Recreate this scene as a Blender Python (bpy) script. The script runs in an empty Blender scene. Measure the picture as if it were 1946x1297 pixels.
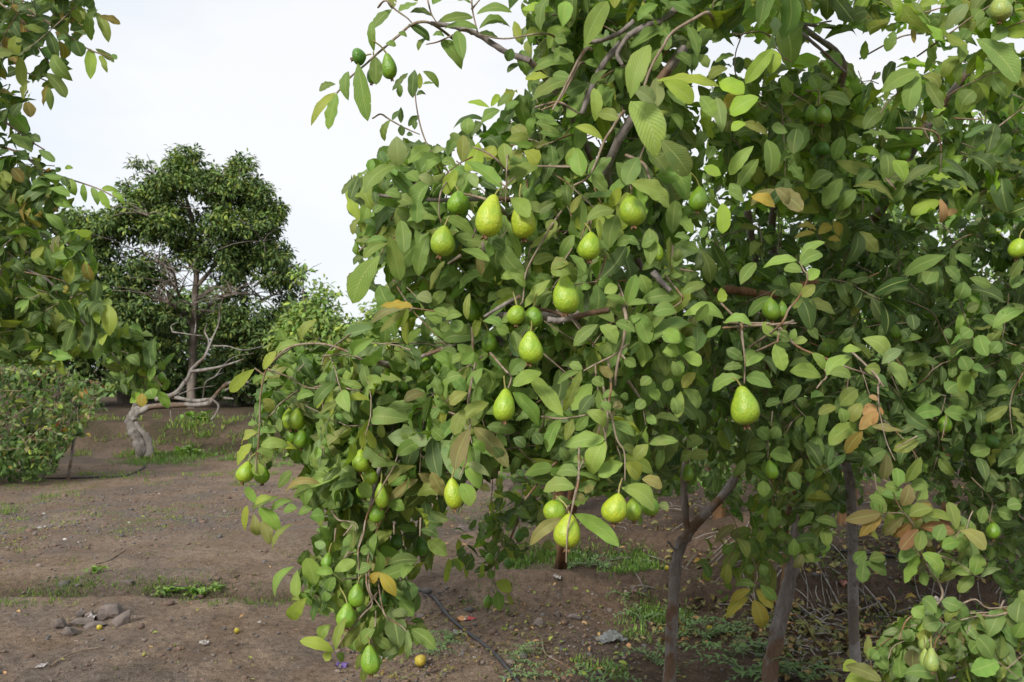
import bpy, math, random
import numpy as np
from mathutils import Vector, Matrix, noise as mnoise
R = random.Random(7)
NR = np.random.default_rng(11)
S = bpy.context.scene
COL = S.collection

# ------------------------------------------------------------------ camera
FPX = 1685.0
PITCH = math.radians(1.75)
CAMZ = 1.6
cam = bpy.data.cameras.new('camera')
co = bpy.data.objects.new('camera', cam)
COL.objects.link(co)
cam.sensor_width = 36.0
cam.lens = FPX / 1946 * 36.0
cam.clip_start = 0.05
cam.clip_end = 2000
cam.dof.use_dof = True
cam.dof.focus_distance = 1.95
cam.dof.aperture_fstop = 14.0
co.location = (0, 0, CAMZ)
co.rotation_euler = (math.radians(90) + PITCH, 0, 0)
S.camera = co

# ------------------------------------------------------------------ light
SUN_EL = math.radians(32)
SUN_AZ = math.radians(-30)          # behind the camera, a little to the left
w = bpy.data.worlds.new('World')
S.world = w
w.use_nodes = True
nt = w.node_tree
nt.nodes.clear()
out = nt.nodes.new('ShaderNodeOutputWorld')
sky = nt.nodes.new('ShaderNodeTexSky')
sky.sky_type = 'NISHITA'
sky.sun_disc = False
sky.sun_elevation = SUN_EL
sky.sun_rotation = math.pi + SUN_AZ
b1 = nt.nodes.new('ShaderNodeBackground'); b1.inputs[1].default_value = 0.08
nt.links.new(sky.outputs[0], b1.inputs[0])
tc = nt.nodes.new('ShaderNodeTexCoord')
mp = nt.nodes.new('ShaderNodeMapping'); mp.inputs['Scale'].default_value = (1, 1, 2.2)
nz = nt.nodes.new('ShaderNodeTexNoise'); nz.inputs['Scale'].default_value = 1.7; nz.inputs['Detail'].default_value = 5; nz.inputs['Roughness'].default_value = .55
nt.links.new(tc.outputs['Generated'], mp.inputs[0]); nt.links.new(mp.outputs[0], nz.inputs[0])
cr = nt.nodes.new('ShaderNodeValToRGB')
cr.color_ramp.elements[0].position = .35; cr.color_ramp.elements[0].color = (.77, .845, .96, 1)
cr.color_ramp.elements[1].position = .62; cr.color_ramp.elements[1].color = (1, 1, 1.0, 1)
nt.links.new(nz.outputs[0], cr.inputs[0])
b2 = nt.nodes.new('ShaderNodeBackground'); b2.inputs[1].default_value = 0.385
nt.links.new(cr.outputs[0], b2.inputs[0])
mx = nt.nodes.new('ShaderNodeMixShader'); mx.inputs[0].default_value = .93
nt.links.new(b1.outputs[0], mx.inputs[1]); nt.links.new(b2.outputs[0], mx.inputs[2])
nt.links.new(mx.outputs[0], out.inputs[0])

sl = bpy.data.lights.new('sun', 'SUN')
sl.energy = 1.5
sl.angle = math.radians(11)
sl.color = (1, .955, .88)
so = bpy.data.objects.new('sun', sl)
COL.objects.link(so)
sd = Vector((math.sin(SUN_AZ) * math.cos(SUN_EL), -math.cos(SUN_AZ) * math.cos(SUN_EL), math.sin(SUN_EL)))
so.rotation_euler = sd.to_track_quat('Z', 'Y').to_euler()

vs = S.view_settings
vs.view_transform = 'Standard'; vs.look = 'None'; vs.gamma = 1; vs.use_curve_mapping = False
vs.exposure = 1.38
S.render.engine = 'CYCLES'
S.cycles.max_bounces = 7; S.cycles.diffuse_bounces = 2; S.cycles.transmission_bounces = 4
S.cycles.glossy_bounces = 2; S.cycles.transparent_max_bounces = 6
S.cycles.sample_clamp_indirect = 4
S.cycles.caustics_reflective = False; S.cycles.caustics_refractive = False
S.cycles.use_denoising = True

# ------------------------------------------------------------------ helpers
CP, SP = math.cos(PITCH), math.sin(PITCH)
FWD = np.array([0, CP, SP]); UPV = np.array([0, -SP, CP]); RGT = np.array([1., 0, 0])
CAM = np.array([0, 0, CAMZ])

def P(px, py, d):
    "a pixel of the 1946 x 1297 photograph at depth d metres -> a point in the world"
    return CAM + RGT * ((px - 973) / FPX * d) + UPV * ((648.5 - py) / FPX * d) + FWD * d

def proj(pts):
    q = pts - CAM
    z = q @ FWD
    return np.stack([973 + q[..., 0] / z * FPX, 648.5 - (q @ UPV) / z * FPX, z], -1)

def sstep(a, b, x):
    t = np.clip((x - a) / (b - a), 0, 1)
    return t * t * (3 - 2 * t)

class VN:
    "vectorised value noise"
    def __init__(self, seed):
        self.g = np.random.default_rng(seed).random((256, 256))
    def __call__(self, x, y):
        xi = np.floor(x).astype(int); yi = np.floor(y).astype(int)
        fx = x - xi; fy = y - yi
        fx = fx * fx * (3 - 2 * fx); fy = fy * fy * (3 - 2 * fy)
        g = self.g
        a = g[xi & 255, yi & 255]; b = g[(xi + 1) & 255, yi & 255]
        c = g[xi & 255, (yi + 1) & 255]; d = g[(xi + 1) & 255, (yi + 1) & 255]
        return (a * (1 - fx) + b * fx) * (1 - fy) + (c * (1 - fx) + d * fx) * fy - .5
N1, N2, N3 = VN(1), VN(2), VN(3)

def gh(x, y):
    "height of the ground"
    x = np.asarray(x, float); y = np.asarray(y, float)
    h = .10 * N1(x * .35 + 3, y * .35) + .07 * N2(x * 1.1, y * 1.1 + 9) + .03 * N3(x * 3.1, y * 3.1)
    near = np.exp(-np.maximum(y - 5, 0) / 12)
    h = h * (.5 + .5 * near)
    lf = 1 - sstep(-1.2, .4, x)
    # shallow furrow with a little ledge, left
    fy = 6.35 + .12 * N1(x * .7, 4.2)+ .03 * x
    h += lf * (-.15 * (.75 + .8 * N2(x * 1.7, 3.3)) * sstep(fy - .16, fy - .08, y) * (1 - sstep(fy + .02, fy + .55, y)) + .05 * sstep(fy + .1, fy + .9, y) * (1 - sstep(8, 10, y)))
    # berm round the basin under the tree
    d = np.hypot((x - .55) / 1.5, (y - 6.9) / .75)
    h += .20 * np.exp(-((d - 1) / .28) ** 2) * sstep(-1.2, -.1, x) * (1 - sstep(2.0, 3, x))
    rt = sstep(1.3, 2.0, x)
    ly = 6.0 + .35 * N2(x * .8, 2.2)
    h += rt * .24 * sstep(ly, ly + .22, y) * (1 - .6 * sstep(7.4, 8.5, y))
    h += sstep(-.6, .5, x) * .32 * sstep(10.8, 11.6, y + .5 * N1(x * .5, 1.1)) * (1 - sstep(13, 16, y))
    # far bank on the left
    by = 16.4 + 1.0 * N1(x * .45, 7.7)
    h += (1 - sstep(-1.5, 1, x)) * .52 * sstep(by, by + 1.5, y)
    h += .5 * sstep(-1.5, 1, x) * sstep(17, 24, y)
    return h

def G(px, py, off=0.0):
    "the ground point seen at a pixel"
    v = P(px, py, 1.0) - CAM
    t = 1.6 / max(-v[2], .02)
    for _ in range(30):
        p = CAM + v * t
        e = p[2] - float(gh(p[0], p[1]))
        t += e / max(-v[2], .02) * .6
    p = CAM + v * t
    p[2] = float(gh(p[0], p[1])) + off
    return p

class Acc:
    "collects geometry for ONE mesh"
    def __init__(self):
        self.v = []; self.f = []; self.n = 0; self.uv = []; self.col = []
    def add(self, v, f, uv=None, col=None):
        v = np.asarray(v, float).reshape(-1, 3)
        f = np.asarray(f, int)
        self.v.append(v); self.f.append(f + self.n)
        self.uv.append(np.zeros((len(v), 2)) if uv is None else uv)
        c = np.ones((len(v), 4))
        if col is not None: c[:] = col
        self.col.append(c)
        self.n += len(v)
    def build(self, name, mat, parent=None, smooth=True):
        me = bpy.data.meshes.new(name)
        v = np.concatenate(self.v); uv = np.concatenate(self.uv); col = np.concatenate(self.col)
        polys = []
        loops = []; starts = []; tot = 0
        for f in self.f:
            k = f.shape[1]
            loops.append(f.reshape(-1))
            starts.append(tot + np.arange(len(f)) * k); tot += f.size
        loops = np.concatenate(loops); starts = np.concatenate(starts)
        me.vertices.add(len(v)); me.vertices.foreach_set('co', v.astype(np.float32).reshape(-1))
        me.loops.add(len(loops)); me.loops.foreach_set('vertex_index', loops.astype(np.int32))
        me.polygons.add(len(starts)); me.polygons.foreach_set('loop_start', starts.astype(np.int32))
        if smooth: me.polygons.foreach_set('use_smooth', np.ones(len(starts), bool))
        a = me.attributes.new('leaf_uv', 'FLOAT2', 'POINT'); a.data.foreach_set('vector', uv.astype(np.float32).reshape(-1))
        c = me.attributes.new('leaf_col', 'FLOAT_COLOR', 'POINT'); c.data.foreach_set('color', col.astype(np.float32).reshape(-1))
        me.update(calc_edges=True); me.validate()
        me.materials.append(mat)
        o = bpy.data.objects.new(name, me)
        COL.objects.link(o)
        if parent is not None: o.parent = parent; o.matrix_parent_inverse = Matrix.Translation(-Vector(parent.location)) if parent.type == 'EMPTY' else Matrix.Identity(4)
        return o

def tag(o, label=None, cat=None, group=None, kind=None):
    if label: o['label'] = label
    if cat: o['category'] = cat
    if group: o['group'] = group
    if kind: o['kind'] = kind
    return o

def thing(name, loc, label, cat, group=None):
    o = bpy.data.objects.new(name, None); COL.objects.link(o)
    o.location = tuple(float(q) for q in loc); o.empty_display_size = .1
    return tag(o, label, cat, group)

def smooth_path(pts, n):
    "Catmull-Rom through the points"
    pts = [np.asarray(p, float) for p in pts]
    if len(pts) == 2: return [pts[0] + (pts[1] - pts[0]) * t for t in np.linspace(0, 1, n)]
    q = [2 * pts[0] - pts[1]] + pts + [2 * pts[-1] - pts[-2]]
    res = []
    m = len(pts) - 1
    for k in range(n):
        s = k / (n - 1) * m; i = min(int(s), m - 1); t = s - i
        a, b, c, d = q[i], q[i + 1], q[i + 2], q[i + 3]
        res.append(.5 * (2 * b + (c - a) * t + (2 * a - 5 * b + 4 * c - d) * t * t + (3 * b - a - 3 * c + d) * t ** 3))
    return res

def tube(acc, pts, r0, r1=None, sides=7, n=None, rough=0.0, col=None, ridge=0.0):
    if r1 is None: r1 = r0
    if n: pts = smooth_path(pts, n)
    pts = np.array(pts); m = len(pts)
    tg = np.gradient(pts, axis=0); tg /= np.linalg.norm(tg, axis=1)[:, None] + 1e-9
    ref = np.array([.31, .2, .93]); u = np.cross(tg[0], ref); u /= np.linalg.norm(u)
    ang = np.arange(sides) / sides * 2 * math.pi
    V = []
    ph = R.random() * 9
    for i in range(m):
        u = u - tg[i] * (u @ tg[i]); u /= np.linalg.norm(u); w_ = np.cross(tg[i], u)
        r = r0 + (r1 - r0) * i / (m - 1)
        rr = r * (1 + rough * np.array([mnoise.noise(Vector((math.cos(a) * 1.5, math.sin(a) * 1.5, i * .45 + ph))) for a in ang]) + ridge * np.cos(ang * 3 + ph + i * .05)) if rough else np.full(sides, r)
        V.append(pts[i] + (np.cos(ang) * rr)[:, None] * u + (np.sin(ang) * rr)[:, None] * w_)
    V.append(pts[-1:] + tg[-1] * r1 * .6)
    V = np.concatenate(V)
    k = np.arange(sides); k2 = (k + 1) % sides
    F = np.concatenate([np.stack([i * sides + k, i * sides + k2, (i + 1) * sides + k2, (i + 1) * sides + k], 1) for i in range(m - 1)])
    L = np.concatenate([np.repeat(np.linspace(0, 1, m), sides), [1]])
    uv = np.stack([L, np.concatenate([np.tile(ang, m), [0]])], 1)
    acc.add(V, F, uv, col)
    e = len(V) - 1
    acc.f.append(np.stack([(m - 1) * sides + k, (m - 1) * sides + k2, np.full(sides, e)], 1) + acc.n - len(V))

# ------------------------------------------------------------------ leaves
def template(nu, nv):
    t = np.linspace(0, 1, nu + 1); s = np.linspace(-1, 1, nv + 1)
    T, Sx = np.meshgrid(t, s, indexing='ij')
    idx = np.arange((nu + 1) * (nv + 1)).reshape(nu + 1, nv + 1)
    F = np.stack([idx[:-1, :-1], idx[1:, :-1], idx[1:, 1:], idx[:-1, 1:]], -1).reshape(-1, 4)
    return T.reshape(-1), Sx.reshape(-1), F
TPL = {'hi': template(12, 6), 'mid': template(7, 4), 'lo': template(3, 2)}

def unit(a): return a / (np.linalg.norm(a, axis=-1, keepdims=True) + 1e-9)

def add_leaves(acc, B, D, N, L, W, C, res='mid', arch=None, sick=None, fold=None, wave=None, slim=False):
    "N leaves at once: base, direction, normal, length, full width, colour"
    n = len(B)
    if n == 0: return
    t, s, F = TPL[res]
    D = unit(D); Sd = unit(np.cross(D, N)); N = np.cross(Sd, D)
    g = NR
    arch = g.normal(.11, .12, n) if arch is None else arch
    sick = g.normal(0, .04, n) if sick is None else sick
    fold = g.uniform(-.1, .75, n) if fold is None else fold
    wave = g.uniform(0, .10, n) if wave is None else wave
    a = g.uniform(.62, .98, n)[:, None]; b = g.uniform(.55, .95, n)[:, None]
    if slim: a = a + .3; b = b + .5
    tt = np.clip(t, 1e-4, 1 - 1e-4)[None]
    hw = tt ** a * (1 - tt) ** b
    pk = a / (a + b); hw = hw / (pk ** a * (1 - pk) ** b)
    hw = hw * (1 + .0 * tt)
    pet = .055; tl = np.clip((t - 0) / (1), 0, 1)[None]
    ph = g.uniform(0, 6.28, n)[:, None]; fr = g.uniform(1.5, 4, n)[:, None]
    edge = 1 + .045 * np.sin(fr * 6.28 * tt + ph) * np.abs(s)[None]
    x = s[None] * hw * edge * (W / 2)[:, None]
    along = tl * L[:, None]
    bow = 4 * tt * (1 - tt)
    z = arch[:, None] * bow * L[:, None] - 0.10 * L[:, None] * (tt ** 3) * g.uniform(0, 1.6, n)[:, None]
    z = z + fold[:, None] * np.abs(x) * (1 - .3 * tt)
    z = z + wave[:, None] * L[:, None] * np.sin(fr * 6.28 * tt + ph + s[None] * .9) * s[None] ** 2 * hw
    tw = g.normal(0, .35, n)[:, None] * (tt - .3)
    xx = x * np.cos(tw); z = z + x * np.sin(tw)
    lat = sick[:, None] * bow * L[:, None]
    V = B[:, None] + D[:, None] * along[..., None] + Sd[:, None] * (xx + lat)[..., None] + N[:, None] * z[..., None]
    m = len(t)
    FF = (F[None] + (np.arange(n) * m)[:, None, None]).reshape(-1, 4)
    uv = np.broadcast_to(np.stack([t, s], 1)[None], (n, m, 2)).reshape(-1, 2)
    cc = np.repeat(C, m, axis=0)
    acc.add(V.reshape(-1, 3), FF, uv, cc)

PAL = {  # leaf colours (linear albedo); dark and lime also have shade and backlight put in
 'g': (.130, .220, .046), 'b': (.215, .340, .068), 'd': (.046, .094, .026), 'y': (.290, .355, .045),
 'o': (.190, .225, .045), 'r': (.230, .070, .040), 'n': (.240, .130, .025), 't': (.230, .200, .075),
 'p': (.200, .275, .125), 'l': (.270, .420, .040), 'k': (.480, .245, .125), 'q': (.185, .140, .070), 'w': (.380, .260, .030)}
def colour(codes, var=.16):
    c = np.array([PAL[k] for k in codes], float)
    c *= NR.normal(1, var, (len(c), 1)).clip(.55, 1.5)
    c *= NR.normal(1, .06, (len(c), 3)).clip(.8, 1.2)
    bl = NR.random(len(c)) ** 2.2
    return np.concatenate([c, bl[:, None]], 1)
def mix_codes(spec, n):
    ks = list(spec); p = np.array([spec[k] for k in ks], float); p /= p.sum()
    return [ks[i] for i in NR.choice(len(ks), n, p=p)]

def inpoly(x, y, poly):
    r = np.zeros(len(x), bool); n = len(poly)
    for i in range(n):
        x0, y0 = poly[i]; x1, y1 = poly[(i + 1) % n]
        if y0 == y1: continue
        c = ((y0 > y) != (y1 > y)) & (x < (x1 - x0) * (y - y0) / (y1 - y0) + x0)
        r ^= c
    return r
# ------------------------------------------------------------------ materials
def mat(name):
    m = bpy.data.materials.new(name); m.use_nodes = True
    m.node_tree.nodes.clear()
    return m, m.node_tree
def nd(t, ty, **kw):
    n = t.nodes.new(ty)
    for k, v in kw.items():
        if hasattr(n, k): setattr(n, k, v)
    return n
def math_(t, op, a, b=None, clamp=False):
    n = t.nodes.new('ShaderNodeMath'); n.operation = op; n.use_clamp = clamp
    for i, q in enumerate((a, b)):
        if q is None: continue
        if isinstance(q, (int, float)): n.inputs[i].default_value = q
        else: t.links.new(q, n.inputs[i])
    return n.outputs[0]
def mixc(t, fac, a, b, mode='MIX'):
    n = t.nodes.new('ShaderNodeMix'); n.data_type = 'RGBA'; n.blend_type = mode
    for i, q in ((0, fac), (6, a), (7, b)):
        if isinstance(q, (int, float)): n.inputs[i].default_value = q
        elif isinstance(q, tuple): n.inputs[i].default_value = (*q, 1) if len(q) == 3 else q
        else: t.links.new(q, n.inputs[i])
    return n.outputs[2]
def noise_(t, vec, scale, detail=3, rough=.55):
    n = t.nodes.new('ShaderNodeTexNoise'); n.inputs['Scale'].default_value = scale
    n.inputs['Detail'].default_value = detail; n.inputs['Roughness'].default_value = rough
    if vec is not None: t.links.new(vec, n.inputs[0])
    return n.outputs[0]
def ramp(t, fac, stops):
    n = t.nodes.new('ShaderNodeValToRGB'); e = n.color_ramp.elements
    while len(e) < len(stops): e.new(.5)
    for i, (p, c) in enumerate(stops):
        e[i].position = p; e[i].color = (*c, 1) if isinstance(c, tuple) else (c, c, c, 1)
    t.links.new(fac, n.inputs[0]); return n.outputs[0]
def bump(t, h, strength, dist=.001):
    n = t.nodes.new('ShaderNodeBump'); n.inputs['Strength'].default_value = strength; n.inputs['Distance'].default_value = dist
    t.links.new(h, n.inputs['Height']); return n.outputs[0]

def leaf_material(name, detail=True, rough=.46, trans=.26, spec=.22, holes=False):
    m, t = mat(name)
    at = nd(t, 'ShaderNodeAttribute', attribute_name='leaf_col')
    uv = nd(t, 'ShaderNodeAttribute', attribute_name='leaf_uv')
    geo = t.nodes.new('ShaderNodeNewGeometry')
    tcn = t.nodes.new('ShaderNodeTexCoord')
    base = at.outputs['Color']; al = at.outputs['Alpha']
    sp = t.nodes.new('ShaderNodeSeparateXYZ'); t.links.new(uv.outputs['Vector'], sp.inputs[0])
    u, v = sp.outputs[0], sp.outputs[1]
    av = math_(t, 'ABSOLUTE', v)
    nrm = None
    col = base
    if detail:
        mid = math_(t, 'LESS_THAN', av, .075)
        ph = math_(t, 'SUBTRACT', math_(t, 'MULTIPLY', u, 13.0), math_(t, 'MULTIPLY', av, 3.4))
        fr = math_(t, 'ABSOLUTE', math_(t, 'SUBTRACT', math_(t, 'FRACT', ph), .5))
        vein = math_(t, 'SUBTRACT', 1.0, math_(t, 'MULTIPLY', fr, 7.0), True)
        big = noise_(t, tcn.outputs['Object'], 22, 2)
        fine = noise_(t, tcn.outputs['Object'], 300, 3)
        patch = noise_(t, tcn.outputs['Object'], 75, 4, .6)
        col = mixc(t, 1.0, base, ramp(t, big, [(.3, (.78, .82, .85)), (.7, (1.2, 1.14, 1.0))]), 'MULTIPLY')
        # darker between the veins, paler on them
        col = mixc(t, math_(t, 'MULTIPLY', vein, .6), col, mixc(t, .7, base, (.28, .32, .14)))
        col = mixc(t, math_(t, 'MULTIPLY', mid, .85), col, mixc(t, .65, base, (.46, .52, .18)))
        # brown blemishes, more on some leaves than on others
        th = math_(t, 'SUBTRACT', .80, math_(t, 'MULTIPLY', al, .16))
        bl = math_(t, 'MULTIPLY', math_(t, 'SUBTRACT', patch, th), 14.0, True)
        col = mixc(t, math_(t, 'MULTIPLY', bl, .8), col, (.15, .075, .03))
        sick = math_(t, 'MULTIPLY', math_(t, 'MULTIPLY', math_(t, 'GREATER_THAN', al, .55), .45), ramp(t, big, [(.45, 0.0), (.62, 1.0)]))
        col = mixc(t, sick, col, (.24, .23, .07))
        edge = ramp(t, av, [(.90, 0.0), (1.0, 1.0)])
        col = mixc(t, math_(t, 'MULTIPLY', edge, math_(t, 'ADD', .12, math_(t, 'MULTIPLY', al, .5))), col, (.20, .13, .05))
        hgt = math_(t, 'ADD', math_(t, 'MULTIPLY', vein, -.6), math_(t, 'MULTIPLY', fine, .8))
        nrm = bump(t, hgt, .9, .0014)
    # paler, greyer underside
    col = mixc(t, math_(t, 'MULTIPLY', geo.outputs['Backfacing'], .42), col, mixc(t, .55, base, (.24, .33, .12)))
    pr = t.nodes.new('ShaderNodeBsdfPrincipled')
    t.links.new(col, pr.inputs['Base Color'])
    pr.inputs['Roughness'].default_value = rough
    pr.inputs['Specular IOR Level'].default_value = spec
    tr = t.nodes.new('ShaderNodeBsdfTranslucent')
    t.links.new(mixc(t, 1.0, col, (1.5, 1.9, .55), 'MULTIPLY'), tr.inputs[0])
    if nrm: t.links.new(nrm, pr.inputs['Normal'])
    ms = t.nodes.new('ShaderNodeMixShader'); ms.inputs[0].default_value = trans
    t.links.new(pr.outputs[0], ms.inputs[1]); t.links.new(tr.outputs[0], ms.inputs[2])
    o = t.nodes.new('ShaderNodeOutputMaterial')
    if holes:       # bitten holes and nibbled rims on some leaves
        hn = noise_(t, tcn.outputs['Object'], 110, 2, .5)
        lim = math_(t, 'SUBTRACT', .80, math_(t, 'MULTIPLY', math_(t, 'MULTIPLY', al, av), .17))
        hole = math_(t, 'MULTIPLY', math_(t, 'GREATER_THAN', hn, lim), math_(t, 'GREATER_THAN', al, .3))
        tp = t.nodes.new('ShaderNodeBsdfTransparent'); m2 = t.nodes.new('ShaderNodeMixShader')
        t.links.new(hole, m2.inputs[0]); t.links.new(ms.outputs[0], m2.inputs[1]); t.links.new(tp.outputs[0], m2.inputs[2])
        t.links.new(m2.outputs[0], o.inputs[0])
    else: t.links.new(ms.outputs[0], o.inputs[0])
    return m

def bark_material(name, c0, c1, c2, scale=30, bs=.6, spec=.2, stretch=.25):
    m, t = mat(name)
    tcn = t.nodes.new('ShaderNodeTexCoord')
    mpn = t.nodes.new('ShaderNodeMapping'); mpn.inputs['Scale'].default_value = (1, 1, stretch)
    t.links.new(tcn.outputs['Object'], mpn.inputs[0])
    a = noise_(t, mpn.outputs[0], scale, 5, .65)
    b = noise_(t, tcn.outputs['Object'], scale * .22, 3, .6)
    c = noise_(t, mpn.outputs[0], scale * 5, 4, .7)
    col = mixc(t, ramp(t, a, [(.38, 0.0), (.62, 1.0)]), c0, c1)
    col = mixc(t, ramp(t, b, [(.54, 0.0), (.60, 1.0)]), col, c2)
    col = mixc(t, .5, col, ramp(t, c, [(.3, .2), (.7, 1.1)]), 'MULTIPLY')
    pr = t.nodes.new('ShaderNodeBsdfPrincipled')
    t.links.new(col, pr.inputs['Base Color']); pr.inputs['Roughness'].default_value = .75
    pr.inputs['Specular IOR Level'].default_value = spec
    hh = math_(t, 'ADD', a, math_(t, 'MULTIPLY', c, .35))
    t.links.new(bump(t, hh, bs, .006), pr.inputs['Normal'])
    o = t.nodes.new('ShaderNodeOutputMaterial'); t.links.new(pr.outputs[0], o.inputs[0])
    return m

def plain(name, c, rough=.6, spec=.3, var=0, scale=20, c2=None, metallic=0, alpha=None, bs=0):
    m, t = mat(name)
    pr = t.nodes.new('ShaderNodeBsdfPrincipled')
    tcn = t.nodes.new('ShaderNodeTexCoord')
    nz_ = noise_(t, tcn.outputs['Object'], scale, 4, .6)
    c2 = c2 or tuple(q * .6 for q in c)
    t.links.new(mixc(t, ramp(t, nz_, [(.4, 0.0), (.6, 1.0)]), c, c2), pr.inputs['Base Color'])
    pr.inputs['Roughness'].default_value = rough; pr.inputs['Specular IOR Level'].default_value = spec
    if bs: t.links.new(bump(t, nz_, bs, .01), pr.inputs['Normal'])
    if alpha is not None: pr.inputs['Alpha'].default_value = alpha
    o = t.nodes.new('ShaderNodeOutputMaterial'); t.links.new(pr.outputs[0], o.inputs[0])
    return m

M = {}
M['leaf'] = leaf_material('guava_leaf', holes=True)
M['leaf_far'] = leaf_material('distant_leaf', detail=False, rough=.55, trans=.22)
M['leaf_tall'] = leaf_material('tall_tree_leaf', detail=False, rough=.6, trans=.1, spec=.2)
M['litter'] = leaf_material('dry_leaf', detail=True, rough=.8, trans=.0, spec=.1)
M['grass'] = leaf_material('grass_blade', detail=False, rough=.6, trans=.25)
M['twig'] = bark_material('twig_bark', (.24, .175, .12), (.38, .31, .235), (.25, .15, .08), 60, .4)
M['twig_grey'] = bark_material('grey_twig_bark', (.30, .27, .24), (.44, .41, .37), (.24, .19, .15), 50, .5)
M['bark'] = bark_material('guava_bark', (.20, .17, .15), (.31, .275, .255), (.20, .125, .08), 28, .8)
M['bark_brown'] = bark_material('brown_peeling_bark', (.20, .105, .05), (.30, .17, .085), (.13, .08, .05), 24, .9)
M['pole_bark'] = bark_material('smooth_grey_bark', (.29, .265, .25), (.38, .35, .335), (.22, .18, .155), 40, .4, stretch=.6)
M['bark_tall'] = bark_material('tall_tree_bark', (.20, .165, .135), (.29, .245, .205), (.16, .125, .10), 6, .8)
M['dead'] = bark_material('weathered_dead_wood', (.20, .175, .155), (.36, .33, .295), (.16, .11, .075), 9, .9)
M['dead_twig'] = plain('pale_dead_twig', (.42, .36, .29), .8, .1, scale=60)
M['thistle'] = leaf_material('weed_leaf', detail=False, rough=.65, trans=.15, spec=.2)

def guava_skin():
    m, t = mat('guava_skin')
    oi = t.nodes.new('ShaderNodeObjectInfo'); tcn = t.nodes.new('ShaderNodeTexCoord')
    base = oi.outputs['Color']
    sp = t.nodes.new('ShaderNodeSeparateXYZ'); t.links.new(tcn.outputs['Generated'], sp.inputs[0])
    big = noise_(t, tcn.outputs['Object'], 38, 2)
    lump = noise_(t, tcn.outputs['Object'], 170, 3, .6)
    spots = noise_(t, tcn.outputs['Object'], 420, 2, .5)
    yel = mixc(t, 1.0, base, (1.16, 1.05, .8), 'MULTIPLY')
    grn = mixc(t, 1.0, base, (.84, .95, .95), 'MULTIPLY')
    col = mixc(t, ramp(t, big, [(.35, 0.0), (.68, 1.0)]), yel, grn)
    col = mixc(t, ramp(t, lump, [(.35, 0.0), (.75, .5)]), col, mixc(t, 1.0, base, (.62, .78, .8), 'MULTIPLY'))
    col = mixc(t, ramp(t, spots, [(.70, 0.0), (.76, .4)]), col, (.13, .11, .03))
    pr = t.nodes.new('ShaderNodeBsdfPrincipled')
    t.links.new(col, pr.inputs['Base Color'])
    pr.inputs['Roughness'].default_value = .34; pr.inputs['Specular IOR Level'].default_value = .55
    pr.inputs['Subsurface Weight'].default_value = .12
    pr.inputs['Subsurface Radius'].default_value = (.006, .008, .002); pr.inputs['Subsurface Scale'].default_value = 1
    t.links.new(bump(t, math_(t, 'ADD', lump, math_(t, 'MULTIPLY', spots, .25)), .75, .0028), pr.inputs['Normal'])
    o = t.nodes.new('ShaderNodeOutputMaterial'); t.links.new(pr.outputs[0], o.inputs[0])
    return m
M['guava'] = guava_skin()
M['stalk'] = plain('guava_stalk', (.30, .30, .07), .6, c2=(.22, .19, .07), scale=90)
M['calyx'] = plain('dry_calyx', (.22, .13, .06), .9, .1, c2=(.10, .06, .035), scale=200)

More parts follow.
